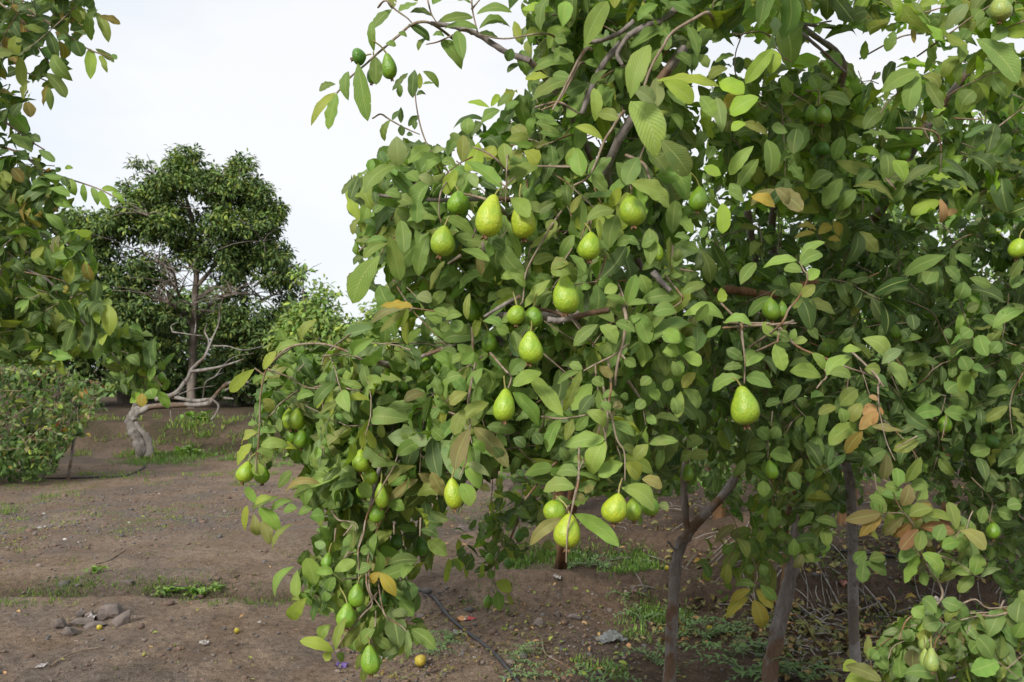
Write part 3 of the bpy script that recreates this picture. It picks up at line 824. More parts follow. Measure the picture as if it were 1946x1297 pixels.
g(622, 1066, 22, 32, .7, 'm', 2.25, 'small pear guava poking out left in the lowest foliage')
g(677, 1132, 33, 46, .7, 'm', 2.20, 'green pear guava above its twin in the lowest hanging cluster')
g(659, 1170, 37, 48, .8, 'm', 2.18, 'green pear guava below its twin in the lowest hanging cluster')
g(704, 1254, 38, 56, .9, 'm', 2.15, 'ribbed pear guava, the lowest on the tree', ribs=.03)
g(800, 1039, 26, 38, .5, 'd', 2.5, 'dark green guava hanging clear against the brown soil')
g(754, 1029, 24, 30, .4, 'd', 2.45, 'dark guava beside a big leaf at the inner side of the lowest foliage')
g(727, 1140, 18, 26, .4, 'd', 2.45, 'dark guava behind the orange leaf at the bottom of the tree')
g(931, 1062, 19, 22, .3, 'm', 3.3, 'tiny round guava, left one of a pair on the low back branch')
g(949, 1058, 18, 21, .3, 'd', 3.32, 'tiny round guava, right one of a pair on the low back branch')
g(966, 1071, 18, 18, .3, 'd', 3.4, 'tiny shaded guava just right of the small pair on the back branch')
g(928, 1143, 20, 24, .4, 'm', 3.25, 'small guava at the lower end of the back branch near the hose')
g(986, 1018, 18, 26, .4, 'd', 3.3, 'dark guava beside the thin grey stem of the low back branch')
g(808, 692, 22, 28, .4, 'm', 2.35, 'small green guava left of an upright pale leaf in the outer canopy')
g(831, 697, 16, 26, .5, 'm', 2.4, 'guava just right of the upright pale leaf in the outer canopy')
g(767, 737, 22, 28, .4, 'm', 2.5, 'shaded guava in a leafy gap of the outer branch')
g(726, 690, 18, 20, .3, 'g', 2.5, 'little pale guava near a folded grey leaf on the outer branch')
g(1306, 899, 24, 34, .7, 'm', 2.75, 'small green guava hanging over the fork of the grey trunk')
g(1465, 893, 26, 38, .5, 'm', 2.75, 'small dark guava hanging below a five leaf sprig near the posts')
g(1354, 792, 22, 28, .4, 'm', 3.2, 'shaded guava inside the canopy left of the large lone pear guava')
g(1372, 803, 15, 20, .4, 'm', 3.25, 'smaller shaded guava next to the one inside the canopy')
g(1795, 807, 27, 34, .3, 'm', 2.9, 'round green guava hanging between two flat leaves')
g(1886, 840, 24, 28, .3, 'd', 3.2, 'dark guava deep in shade to the right of the flat leaf pair')
g(1887, 1009, 26, 32, .3, 'm', 2.9, 'dark green guava hanging low near the picture edge')
g(1564, 218, 32, 40, .4, 'm', 2.5, 'green guava with a brown calyx high in the leafy canopy')
g(1541, 216, 24, 34, .5, 'm', 2.58, 'guava half hidden behind the high one with a brown calyx')
g(1562, 284, 28, 26, .2, 'd', 2.75, 'shaded guava peeking out well below the high one')
g(1327, 378, 36, 50, .6, 'm', 2.15, 'green guava shaded by a long leaf right of the round glossy one')
g(1252, 480, 18, 34, .5, 'g', 2.05, 'sliver of green guava beside an upright leaf')
g(1466, 588, 34, 44, .6, 'm', 2.55, 'green guava under an arching leaf near the broken branch stub')
g(1486, 588, 20, 34, .5, 'm', 2.6, 'guava hidden behind leaves next to the arching leaf')
g(1934, 472, 34, 38, .2, 'g', 2.4, 'round pale guava at the picture edge under a hanging twig')
g(1896, 416, 26, 28, .2, 'd', 2.9, 'dark round guava up and left of the pale edge guava')
g(1900, 18, 42, 46, .4, 'p', 2.3, 'pale guava among leaves at the very top against the sky')
g(1937, 272, 20, 32, .4, 'm', 2.8, 'guava at the picture edge below the top leaves')
g(1698, 298, 18, 20, .3, 'm', 2.9, 'small green guava beside its twin under a dark leaf')
g(1719, 296, 20, 22, .3, 'm', 2.85, 'small green guava with a brown end next to its twin')
g(1701, 631, 22, 28, .3, 'm', 3.1, 'shaded guava in the dark middle of the orchard canopy')
g(1655, 597, 16, 18, .2, 'd', 3.2, 'very dark little guava in the shaded canopy')
g(1567, 664, 24, 30, .3, 'm', 2.9, 'shaded guava behind the pale leafy branch')
g(1403, 57, 24, 28, .3, 'd', 2.4, 'dark round guava under a bright leaf near the top')
g(1771, 1254, 28, 46, .8, 'p', 2.1, 'pale pear guava in the low leafy corner branch')
g(1757, 1250, 18, 36, .5, 'p', 2.16, 'guava tucked behind the pale pear one in the corner')
g(1756, 1222, 20, 30, .5, 'p', 2.2, 'guava showing between leaves above the pale pear one')
g(308, 718, 17, 22, .4, 'm', 3.2, 'small green guava at the drooping end of the shaded left tree')
g(846, 390, 14, 26, .4, 'm', 2.5, 'narrow strip of guava showing behind the shaded green one')

def fallen(px, py, w_, m, label, el=1.2):
    p = G(px, py); d = float((p - CAM) @ FWD); r = w_ / FPX * d / 2
    v, f = ICO3; a = Acc(); vv = v.copy(); vv[:, 0] *= el; vv *= 1 + .03 * np.sin(v[:, 2:3] * 5) ; a.add(vv * r, f)
    o = a.build('fallen_guava', M[m]); o.location = (p[0], p[1], p[2] + r * .85); o.rotation_euler = (.3, .5, R.random() * 3)
    ca = Acc(); ca.add(ICO2[0] * np.array([r * .1, r * .22, r * .22]) + [r * el, 0, 0], ICO2[1]); k = ca.build('calyx', M['calyx']); k.parent = o; k.matrix_parent_inverse = Matrix.Identity(4)
    tag(o, label, 'guava', 'fallen guavas')
fallen(799, 1265, 22, 'fallen', 'ripe yellow guava fallen on the soil under the lowest branch')
fallen(450, 1203, 10, 'fallen', 'small yellow fallen guava alone on open soil')
fallen(189, 1197, 10, 'fallen', 'small orange yellow fallen guava against the stones')
fallen(274, 1247, 8, 'stalk', 'little dull green fallen guava on open soil below the stones', 1.1)
fallen(1349, 1200, 12, 'fallen', 'yellow fallen guava among the thistle weeds')
fallen(1268, 1120, 9, 'fallen', 'orange fallen guava beside the forked grey trunk')
fallen(1680, 1152, 12, 'stalk', 'dull green fallen guava in litter right of the straight post', 1.1)
# ------------------------------------------------------------------ leaves the photograph shows one by one
# "base x, base y, tip x, tip y, width, colour" in the frame of a region (origin, scale)
REG = {'A': (560, 0, 3.243), 'B': (1050, 0, 3.242), 'C': (1500, 0, 3.242), 'D': (640, 280, 3.602), 'E': (1040, 300, 3.602), 'F': (1450, 350, 3.242),
       'G': (420, 600, 3.602), 'H': (820, 600, 3.602), 'I': (1250, 600, 3.414), 'J': (420, 920, 3.44), 'K': (820, 920, 3.44), 'L': (1550, 700, 2.172), 'M': (1200, 900, 3.267), 'N': (0, 0, 2.594), 'O': (0, 450, 2.594)}
HERO = {
 # tree 'main', region, depth, data
 ('main', 'A', 2.0): """490,320,470,130,55;480,180,590,45,75;640,200,690,230,40;560,270,625,280,40;500,350,500,520,85,f;390,390,450,750,115;330,440,320,615,85;
 260,575,205,800,90,b;255,570,90,760,60,y;255,520,150,560,60;710,80,860,90,60,d;880,140,1100,90,85;920,180,1130,170,70;900,250,1030,430,90;1000,190,1040,360,80;
 700,150,840,240,80,d;760,315,830,235,50;850,220,920,220,60;1120,90,1330,50,80;1135,180,1330,160,80;1140,200,1260,240,45,d;1310,380,1340,300,65,d;1310,450,1390,390,50,d;
 1720,380,1410,455,115;1690,490,1460,620,110;1420,490,1560,470,60,y;1710,170,1640,0,100,b;1690,180,1740,0,100;1560,300,1700,180,120,b;1420,220,1550,200,80,o;
 1400,60,1600,60,60,l;1390,270,1350,130,60,y;1490,150,1490,60,80;600,60,600,-20,60,o;640,70,760,10,90;760,10,650,-30,60;850,30,900,-20,60;930,-10,1100,20,60;
 740,430,720,600,70,d;770,450,770,550,45,y;700,450,600,560,40,d;790,440,890,540,50;650,520,650,600,40;750,590,810,580,35,d;790,520,860,515,25;
 590,740,545,870,50;655,660,655,760,40,d;650,680,600,740,35,d;655,770,660,840,50,d;770,715,700,780,45,d;740,740,740,800,40,d;690,830,730,835,35,d""",
 ('main', 'A', 1.95): """1200,665,1065,620,45,l;1210,660,1260,580,45,l;1250,660,1335,575,50;1150,760,1265,680,80;1290,690,1380,620,60;1065,830,1070,720,90;1030,1000,1040,830,80,o;
 985,870,985,815,80,p;640,1030,630,840,130,p;700,1010,830,890,90;835,945,930,920,50,p;470,1060,470,980,55;620,1020,425,1190,110;780,1060,900,970,100;
 1280,1160,1050,980,115,b;1300,1160,1500,1000,115,b;1300,1040,1290,880,90,b;1310,1050,1400,920,90,o;1000,1050,920,1200,90,y;1060,1060,1000,1220,90;1070,1070,1130,1160,70;
 380,1090,290,1200,40;390,1085,340,1230,70,d;340,1220,430,1265,60,d;415,1090,390,1190,40,d;490,1180,500,1250,50,d;570,1105,570,1180,55,d;1230,900,1180,990,100,y;1410,930,1500,1010,110,y;
 1700,1040,1720,910,90,b;1480,760,1640,800,100;1340,780,1430,860,90,o;1300,870,1450,830,70,o;1480,700,1630,770,80;1260,1010,1400,990,80""",
 ('main', 'B', 1.78): """480,610,600,265,140,b;480,625,640,955,185,b;640,500,1035,515,85,y;680,500,870,635,110,y;640,480,650,655,90,p;500,550,640,640,120,p;590,970,845,1230,190,b;
 660,860,850,1080,150;480,1130,735,1270,120,b;530,970,450,1140,120,p;180,1090,150,910,110,b;230,1080,365,970,90;240,1080,340,1180,110;405,735,275,700,90,o;
 260,750,260,540,80,b;310,865,140,770,60,y;910,590,1000,720,110,b;1010,600,1045,820,90;60,170,90,0,100,b""",
 ('main', 'B', 1.92): """870,100,710,0,110;880,110,1010,50,100,p;1040,60,1310,150,110,b;830,160,900,350,90;800,180,650,210,110;700,220,700,310,70;1120,140,980,260,80;200,290,350,0,115,b;
 190,300,330,210,80;650,30,520,130,60;740,30,590,90,50;1360,300,1190,510,90,l;1340,460,1370,300,90,l;1180,580,1030,480,130,l;1180,590,1050,650,100,w;1270,600,1090,700,130,l;
 1190,760,1100,800,70,l;1320,860,1340,1090,120;1160,760,1340,820,60,o;1350,780,1450,820,80;1480,950,1510,790,110,d;1380,1160,1550,1290,130,q;1370,1170,1220,1240,60,q;1270,980,1140,1160,90;
 1240,900,1090,1070,80,b;1000,900,960,970,70;620,440,660,300,80;330,640,370,540,80;470,480,560,420,70;700,560,830,640,80;720,700,800,800,80;430,280,420,180,60,d;560,520,520,400,60;
 850,420,760,330,90;960,420,900,330,80;1080,420,960,480,80,o;1120,340,1000,380,60;640,720,720,690,50,y;640,900,730,830,90;340,430,240,520,60;290,420,200,370,60;90,260,10,240,70;130,330,0,380,90;130,390,20,290,80;110,480,0,460,80""",
 ('main', 'D', 1.86): """360,610,430,925,125,g;440,500,460,725,110;630,600,550,880,115;550,360,550,515,110;480,510,680,480,90;730,480,945,600,80;300,740,105,1070,150,b;350,660,180,760,80,o;350,640,200,640,70;
 130,850,70,930,40,o;520,1090,290,1090,75,w;500,1100,220,1195,60,q;480,1110,290,1270,50,o;650,1060,540,1020,90,p;750,990,650,1090,80;740,780,625,970,70,o;850,700,1050,775,90;970,880,835,970,80;
 1150,480,1250,770,60,b;1280,900,1120,900,80,b;1290,890,1230,830,60;1285,1100,1450,900,95,b;1290,960,1180,860,60;1480,990,1350,1090,90;1540,540,1320,690,75,o;1620,600,1530,760,85;1500,760,1340,800,100,o;
 910,1000,890,1180,50,o,f;1600,865,1465,850,100,o,f;1190,350,1320,480,125,b,f;660,1110,770,1150,80;600,1130,720,1190,90;960,740,1000,880,60,q;400,340,520,380,90;330,310,440,340,80;470,180,560,230,100;560,200,660,250,80,p;
 610,170,690,100,100;820,130,720,90,80;900,180,960,280,70,p;860,190,820,340,80;1300,380,1420,440,80;1500,380,1370,460,80,d;1270,1150,1110,1200,60;1000,1190,1140,1240,90;860,1150,740,1180,70;700,1080,820,1140,80;
 780,1190,850,1260,90;1090,1240,1180,1270,80;940,560,1000,430,80,d;1060,640,1150,700,90,d;270,560,180,500,50,d;150,600,110,540,50,d;250,450,330,400,60;240,650,120,640,50;160,480,100,590,50,o;180,750,110,800,50,d""",
 ('main', 'E', 1.86): """480,390,415,620,115;700,740,700,480,115;260,790,160,660,110;185,530,100,690,80;460,360,275,420,100;860,520,880,290,125;870,540,990,540,80;870,590,1045,640,70;860,750,930,660,80;
 830,760,800,680,60;770,710,650,770,60;920,930,1080,860,70;910,930,840,860,60;540,1010,400,950,80;545,1000,610,800,95;550,1010,690,980,50;690,930,640,800,100;900,950,640,980,110;890,1060,730,1060,110;
 930,1080,1220,1090,105,b;1400,1150,1210,1120,70,b;460,1130,315,1030,90;360,1140,200,1290,80;370,1150,470,1280,115,b;480,1120,610,1190,90;610,1060,710,1270,115;1190,1150,1090,1230,50;
 1100,1000,1020,1120,90;640,1090,540,1150,60;470,1060,560,930,70;900,620,880,720,70;60,430,0,500,90,o;330,640,430,700,60;420,640,330,560,60;150,720,20,760,90,o,f;240,250,160,380,50,o;230,120,150,0,90,b;
 280,120,400,50,80;270,130,420,200,110;560,190,470,30,115;500,200,440,340,70,y;1190,120,1070,60,90,l;1240,230,1350,300,90;1200,310,1200,520,100,l;1550,220,1390,330,70,q;1560,210,1657,320,90,q;1560,340,1400,260,80,w;
 1430,720,1320,870,90;1190,890,1200,990,70,l;1540,960,1380,1080,80;1300,300,1250,170,90;1000,340,1080,440,70;1100,470,1050,550,60;740,560,640,600,80;560,560,470,600,80;840,810,930,800,70;960,860,880,800,60;300,880,230,890,60;480,880,390,930,80,b""",
 ('main', 'F', 1.80): """225,480,380,350,75,b;210,470,0,510,75,b;230,500,370,420,85;240,540,130,510,80;270,590,350,530,80,b;230,690,170,610,90;240,695,320,620,70,o;230,700,190,765,60;70,940,0,850,80,b;165,970,65,910,70;
 175,975,275,960,60,b;175,960,200,890,50;170,1000,75,1000,60;70,990,130,1150,90,b;480,1040,370,960,85,b;490,1030,610,1020,60,b;380,1145,300,1040,70,b;390,1180,550,1060,95,b;360,1190,175,1150,100,b;410,1170,550,1190,80;
 770,1080,620,950,115,b;730,1110,860,1020,70,p;770,1100,880,1260,145,b;725,1150,625,1140,80,o""",
 ('orchard', 'F', 2.6): """90,20,250,170,130,q;85,30,0,120,60,q;550,30,470,230,90;540,20,390,140,90;560,10,830,95,80;1130,440,870,560,90;1180,440,1290,510,70;1060,520,1000,620,110;1240,600,1200,710,100;1270,580,1410,630,70;
 1210,600,1120,510,80;330,290,215,260,50,w;320,300,190,330,40,w;340,310,430,260,60,w;470,320,440,230,60,w;400,340,480,350,40,w;1090,90,1100,240,60,k;1130,200,1200,160,45,k;280,720,455,800,80,o;1600,460,1520,580,90;
 1590,560,1540,640,80;1480,900,1350,820,80;1380,1060,1330,930,110,b;1400,1040,1460,970,80;1220,1060,1270,1150,90;1270,1130,1410,1150,70;1260,1150,1220,1290,80,b;1160,950,1120,900,80;1100,1000,1160,1060,70;1220,950,1290,900,80;
 930,900,920,800,90,d;850,900,900,950,80,d;1600,1050,1530,1110,80;1500,1200,1440,1160,70;1610,780,1420,880,90,b;1350,740,1400,800,70,d;1330,740,1260,780,70,d;340,960,280,880,60;500,950,560,890,50,d;380,820,420,760,50,d""",
 ('main', 'G', 2.2): """230,365,55,530,85,y;290,370,370,245,75,y;370,240,530,180,75;545,170,640,30,75,o;430,170,400,90,70;300,400,390,390,50,p;300,420,220,470,40;290,570,350,660,90,o;250,740,180,740,40;
 270,760,405,720,55;250,800,130,880,80,o;270,890,470,890,85,b;255,790,380,800,60;240,930,360,950,85;350,930,520,910,60,y;210,880,110,1030,80,y;240,1010,270,1100,85,b,f;640,540,510,570,60;720,490,655,640,50,y;
 770,500,700,740,50,y;810,550,740,690,45,y;960,540,975,730,90,d;830,550,780,490,75,p;790,400,860,310,90;640,470,810,410,60;850,480,900,350,80,b;960,400,1040,370,60,p;1160,300,1270,330,90,b;1270,200,1340,370,110,d;
 1430,170,1440,350,90,d;1375,500,1380,365,90,b;1370,90,1280,190,60,b;1060,610,1200,570,70;1180,700,1340,700,85,b;1230,580,1340,470,60,b;1250,590,1400,530,70,q;880,760,630,970,75,t;890,770,800,830,90,y;
 970,760,1030,965,115,y;1100,720,1100,840,60,o;1010,980,1170,1010,95,q,f;1250,740,1290,870,100;1200,960,1360,860,110;740,970,650,1080,70;760,1120,650,1060,80;680,1150,430,1205,50,t;810,1150,890,1080,60;
 1340,1030,1120,1160,75,o;1350,1080,1540,1230,100,t;1350,1120,1130,1295,60,t;1380,920,1550,910,80;820,1270,760,1180,70;620,1170,490,1250,50;390,1180,480,1070,80;350,1240,230,1290,60,y;
 1500,100,1580,60,80;1610,130,1680,60,90;1500,240,1620,280,80;1560,330,1480,290,90;1590,360,1660,290,80;1700,420,1600,400,90;1480,430,1590,440,90;1440,640,1500,560,60;1490,640,1570,660,60;1560,760,1480,800,70;1400,800,1490,760,80""",
 ('main', 'J', 2.25): """230,130,160,20,60,b;250,150,380,325,110,b;380,85,195,160,40;470,110,320,175,50;170,140,155,310,50,y;215,190,240,345,75,t;265,240,320,400,70,t;470,260,330,430,50,o;500,160,400,170,60;600,160,500,200,60;
 580,220,680,215,95;1200,170,1090,130,90,b;980,90,900,0,100,b,f;1240,0,1065,155,60,t;980,400,1100,330,90,o;850,390,800,360,90;640,430,660,370,80,p;1020,470,1160,410,105,b;970,430,910,440,70;740,570,880,510,75,b;
 735,580,620,580,70,b;880,580,980,530,70;915,600,1150,510,80,t;1040,580,1145,740,85,w;1040,575,980,650,60,w;620,660,560,490,110,b;700,700,740,610,80;480,540,345,740,75,b;500,560,480,740,75,b;560,740,460,900,100,y;
 640,760,600,900,50,d;690,770,680,700,70;1200,630,1170,700,70,d;1250,760,1200,640,100,d;1260,870,1170,760,100;880,820,950,800,70;1100,860,1230,850,60,p;1230,950,1400,1080,100;1220,950,1220,1160,50,p;1180,940,1160,1060,60;
 1000,1000,1110,1080,70;740,1100,520,1020,80,y;750,1090,820,870,60,o,f;780,1070,940,900,65,o;920,1040,1000,950,90;870,1090,870,990,100;720,1100,680,1160,60,y;760,1100,800,1160,50;910,1110,885,1220,40,o;930,1200,930,1297,50,o;
 1330,110,1350,210,70,d;1320,240,1450,270,90,d;1350,370,1480,470,100,b;1300,300,1420,350,80,d;850,500,730,540,60;1010,790,1020,880,80;720,920,650,1010,80,b;1070,880,1110,970,60;900,290,780,260,70;1040,230,950,300,80""",
 ('back', 'J', 3.1): """1490,480,1470,650,40,y;1510,490,1570,580,40;1540,470,1600,440,60,d;1600,560,1651,480,80,d""",
 ('main', 'H', 1.82): """900,690,665,390,125,b;555,525,740,755,115,b;555,480,755,390,100,b;520,370,430,250,100;540,410,650,300,100;595,260,560,100,85;900,660,1040,380,80,o;960,650,1090,470,115,b;1010,680,1110,540,80,d;
 885,710,780,940,90;970,710,910,860,90,o;1070,690,990,790,80;1195,760,1070,650,90,b;1185,850,910,890,125,b;1190,860,1090,1090,135,b;1230,740,1395,820,80;1280,550,1170,560,60;1290,550,1350,570,60;
 1230,640,1160,600,70;1240,630,1310,610,70,q;1220,660,1250,700,70,q;1310,1010,1150,1100,110,b;1315,1010,1440,1110,120,y;1440,1120,1580,1180,90,t;1015,1090,850,1080,95;980,1180,760,1190,120,b;1000,1200,1125,1140,70;
 970,1240,1050,1260,60,t;1040,970,970,1000,50;1030,380,860,470,50;1035,370,940,330,70;1140,60,970,210,90;1150,70,1270,190,115,b;1260,50,1400,110,90;1400,0,1490,190,115,b;1230,170,1170,280,90;1150,350,1250,420,70,t;
 1490,880,1690,860,80;1485,880,1380,980,90,o;1580,110,1700,170,100,b;1580,250,1700,270,90,b;1650,310,1690,410,80;235,530,140,420,90;245,520,350,350,80;225,640,150,820,110,o;210,715,390,590,100,o;265,770,160,1060,120,q;
 290,765,535,1025,125,q;280,880,370,930,70,b;240,1010,330,1185,110,b;250,1010,400,1100,60,p;0,1070,95,1240,100,t;330,1180,400,1190,60,t;200,1150,270,1310,115,b,f;1300,1180,1540,1330,145,b,f;
 250,530,120,600,90,o;270,500,380,420,60;110,320,30,260,80;140,330,230,280,80;210,410,100,440,80;290,250,200,330,80;400,250,300,310,80;350,160,440,200,70;480,130,400,100,80;1320,300,1400,350,80;1430,480,1500,420,80;1560,580,1490,520,80;
 1640,430,1600,520,80;1680,680,1660,560,90;1400,640,1460,580,80;1180,480,1100,430,80;760,880,700,800,80,d;880,900,940,1000,80,d;640,900,560,840,80,d;420,900,480,980,80,d;1540,740,1470,690,70;60,640,0,700,90;80,850,0,780,90""",
 ('main', 'K', 1.72): """930,195,1230,415,105,b;880,225,640,405,80,t;910,130,790,130,70;1480,140,1555,165,60,p;1360,180,1370,270,40;1000,60,1060,10,50,t""",
 ('back', 'K', 3.2): """420,640,520,700,85,y;430,700,450,830,90;490,720,530,800,40,o;130,490,90,650,40,y;150,480,190,570,45,y;250,470,260,570,60,d;340,510,330,610,30,y;440,410,360,430,80;460,400,540,410,60;500,470,440,460,70,d;
 580,230,650,200,80,d;600,150,680,130,90,d;560,200,510,290,80;640,330,560,310,70,d;710,430,730,520,50;720,420,800,410,60,o;380,560,400,620,60""",
 ('orchard', 'I', 1.85): """555,400,345,480,95,b;570,400,750,470,105,b;565,330,700,250,100,b;550,330,430,340,60;555,290,450,220,80;570,265,600,210,60""",
 ('main', 'I', 1.9): """760,180,820,350,90,b;165,480,280,600,100;150,490,130,660,80,b;160,470,240,370,90,o;150,250,30,230,95;160,260,290,310,100,b;150,290,130,390,80;160,160,30,130,120;170,170,255,220,95;760,30,660,120,10""",
 ('orchard', 'I', 2.7): """190,860,70,910,100;190,860,290,790,100,b;200,920,330,900,80,o;10,820,135,800,90,o;710,840,590,870,90;725,900,880,950,100,b;700,900,560,960,70;720,800,640,740,90;740,800,780,720,90;960,650,1000,790,105,b;
 845,1020,930,1120,90;680,1070,690,1180,90,b;560,930,500,1050,80;400,740,460,880,90,l;390,700,500,800,70;800,560,700,590,60;810,570,930,450,80;950,600,900,540,80;1100,570,1060,790,60;1000,560,1070,500,90""",
 ('red', 'I', 2.45): """1290,700,1110,840,110,b;1330,750,1220,900,80,n;1180,580,1300,480,110,o;1250,690,1320,570,90,o;1200,700,1190,600,90;1160,590,1045,640,70,o;1390,720,1595,750,60,q""",
 ('main', 'I', 1.79): """1430,550,1370,520,40,k;1420,590,1330,640,70,k;1410,620,1310,745,75,k;1420,610,1400,720,40,k;1440,590,1460,650,20,k""",
 ('red', 'L', 2.4): """270,600,125,630,60,q;270,610,185,695,50,n;300,590,280,690,50,o;370,610,285,695,45,q;395,640,320,700,55,r;425,665,350,750,55,r;430,655,575,680,55,r;385,610,485,580,60,o;400,630,480,560,50,n;440,610,570,635,40,o;
 440,670,425,755,55;355,570,390,480,60,q;375,470,440,370,65,o;280,460,290,350,65,q;340,490,340,410,60;350,500,285,480,55;390,490,470,490,50;290,560,220,530,45;580,665,560,550,60,o;595,670,710,745,65,t;590,700,620,760,60;
 420,760,345,800,55;425,770,370,890,55,b;440,765,520,850,70,b;440,840,460,900,50;655,850,560,840,45;655,855,680,770,60;655,860,590,925,50;680,860,770,830,30,p;500,710,530,640,60;520,740,600,720,55;
 430,300,320,340,60,o;500,180,370,240,0""",
 ('orchard', 'L', 2.8): """520,180,410,200,60,b;530,180,665,200,75,b;550,130,640,150,80;520,110,420,150,70;540,100,590,60,60;600,10,650,110,70,b;400,60,430,140,75,b;320,340,455,310,45;290,340,200,400,60;720,600,740,640,60;750,590,820,610,60;
 700,570,680,640,60;830,280,770,330,60;790,570,850,560,60;720,330,640,350,70;740,320,660,300,70;200,800,300,850,60;200,800,190,885,55;220,790,290,780,50;160,790,200,760,40""",
 ('orchard', 'M', 2.9): """870,200,890,345,90;870,100,800,160,90;980,0,1050,100,90,b;1010,400,1010,515,80;960,380,900,400,60;1140,290,1290,330,60;1190,340,1220,450,80,b;1130,240,1030,330,60;830,350,790,430,60,o;1060,500,1010,590,70,q;1080,510,1140,540,50,o;
 650,400,730,520,80,o;660,350,620,400,60,q;650,320,520,440,50,q;600,560,590,700,70,o;440,560,490,650,60,d;570,490,620,450,60;760,570,720,620,60;800,560,830,640,60;770,700,640,690,50;800,690,900,790,70;740,720,610,800,50,w;
 730,770,590,900,70,w;760,780,820,965,105,w;770,720,880,840,80,w;1450,480,1400,570,80;1420,560,1450,680,90,b""",
 ('corner', 'L', 2.15): """120,1230,290,1290,60,t;180,1220,110,1250,50,y;260,1290,130,1290,60,y;640,1250,760,1210,80,b;570,1170,635,1220,85,q;730,1200,670,1110,85;760,1200,770,1100,85;830,1050,850,960,80;500,1010,440,950,75;450,1030,400,990,60,b;
 520,1050,440,1070,70;480,1130,420,1100,70,y;400,1240,400,1160,70,q;500,1270,360,1260,60;570,1000,620,1050,70;600,1050,550,1080,60;600,990,520,960,60;770,1080,670,1070,70;560,1240,500,1200,80;680,1130,640,1170,60;230,1200,260,1170,50;
 380,1120,360,1080,60;370,1130,400,1080,50;290,1160,270,1180,40;780,1270,850,1240,80;820,1110,860,1050,70;540,1110,580,1150,70;480,1190,430,1220,60;300,1240,240,1190,60;340,1200,350,1280,60""",
 ('orchard', 'C', 2.45): """1150,240,1415,510,140,b;1050,390,1010,200,120,b;1060,240,1120,190,80;860,230,860,460,105,b;800,440,570,570,105,b;800,450,750,675,115,b;790,470,640,680,85,o;840,500,950,670,95,o;210,250,440,210,65;190,590,380,640,90;
 110,780,30,950,90;460,800,590,670,95;330,840,280,990,85;355,860,460,900,85;450,820,690,860,50;470,870,640,950,50,o;270,1070,130,1150,85;330,1100,210,1270,95,b;410,1170,300,1297,85,b;390,1150,670,1230,75,o;650,190,600,320,75,b;
 470,250,460,370,50,l;700,120,860,150,95,l;480,70,380,120,90;610,100,450,210,85;960,190,1100,20,95,p;1240,90,1446,95,50;930,1040,1140,1110,70,d;930,1050,1170,1170,60,d;920,1020,700,1130,70,d;940,980,1130,1150,60,d;
 1270,760,1230,940,90,d;1290,760,1380,890,80,d;1260,760,1080,840,50,d;590,930,610,1100,100;640,990,720,1110,110,l;1140,560,1060,650,100;130,960,240,880,80;180,560,130,460,80;190,560,260,520,80;270,640,320,720,90;1140,120,1190,60,90;
 530,70,730,90,45,l;480,110,560,80,70,w;780,70,960,20,80,l;760,150,770,270,50,w;30,130,60,190,90;40,110,60,20,90;70,80,190,10,80;880,80,920,140,50;1300,50,1400,100,80;1350,180,1250,250,90;1400,150,1446,240,80;820,470,930,560,100,o""",
 ('orchard', 'C', 3.3): """1160,960,1150,870,60,l;1170,970,1230,890,60,l;1180,990,1240,1030,50,l;1140,980,1050,930,60,l;1160,1000,1090,1060,60,l;1200,960,1280,930,50,l;1060,850,950,830,60,l;1230,880,1330,860,50,l;860,660,840,800,60,w;1000,700,1100,720,50,l;1200,830,1120,790,50,l""",  # backlit clump: its glow is put in as lime colour
 ('left', 'N', 2.9): """440,50,440,200,55,g;470,60,535,210,50,o;490,80,595,115,40,n;445,240,445,390,58,l;470,240,560,300,35,o;490,275,530,360,30,y;550,270,575,290,25;345,150,410,140,50,d;370,200,400,280,70,d;230,420,200,520,60,n;240,430,250,545,40,o;
 230,360,325,480,65,g;140,400,110,490,50,o;280,190,330,180,60,d;250,80,340,160,70,o;340,50,400,110,40,o;430,40,460,0,70,d;190,0,220,30,60;70,100,20,60,80,g;260,270,345,400,80;200,240,290,310,80,g;40,560,130,670,80,b;30,780,0,850,60;
 60,680,90,690,40,d;140,670,200,700,40,d;150,580,130,500,60,n;350,880,370,965,50,b;410,905,420,1000,35,b;450,925,480,1010,35,b;490,940,540,1030,40,l;500,930,580,940,30,l;550,950,615,1010,30,l;280,850,300,830,50,d;310,870,330,920,40,d;
 320,830,360,830,25,l;190,740,270,800,40;140,990,190,1120,75,w;170,990,290,1040,50,n;20,840,30,940,70,y;60,830,110,900,60,n;290,1160,260,1250,60,q;200,1200,230,1290,60,y;340,1140,400,1180,60,l;240,930,340,960,50,b;260,980,350,1020,50,b;
 100,170,70,280,60,y;150,100,260,90,60,d;20,130,80,200,80,d;200,130,220,200,60,d;40,370,90,350,60,d;140,20,100,60,60,d""",
 ('left', 'O', 2.9): """160,60,220,140,70,b;240,20,180,70,50;420,120,450,220,60,n;330,240,310,310,60,w;370,300,380,370,60,y;400,300,460,390,30,o;470,270,530,250,45,b;140,330,75,400,50,b;290,600,215,590,40,y;290,600,310,690,50,y;330,560,250,540,40;
 340,510,380,540,40;130,300,190,290,70;240,360,260,400,50,d;550,370,560,440,40,w;690,770,640,820,45,l;700,770,700,840,50,w;740,750,760,800,80,b;780,760,830,850,50,b;800,640,860,570,30;770,740,780,680,50,q;810,760,820,700,50;
 720,540,600,560,40,b;760,550,790,530,40;790,610,810,660,40;640,490,710,500,40;620,460,560,500,40;740,640,680,600,50;690,640,620,590,50;500,330,550,330,40,b;400,470,440,500,40;0,130,50,190,30,p;440,480,500,500,60;350,420,300,380,60,b""",
}
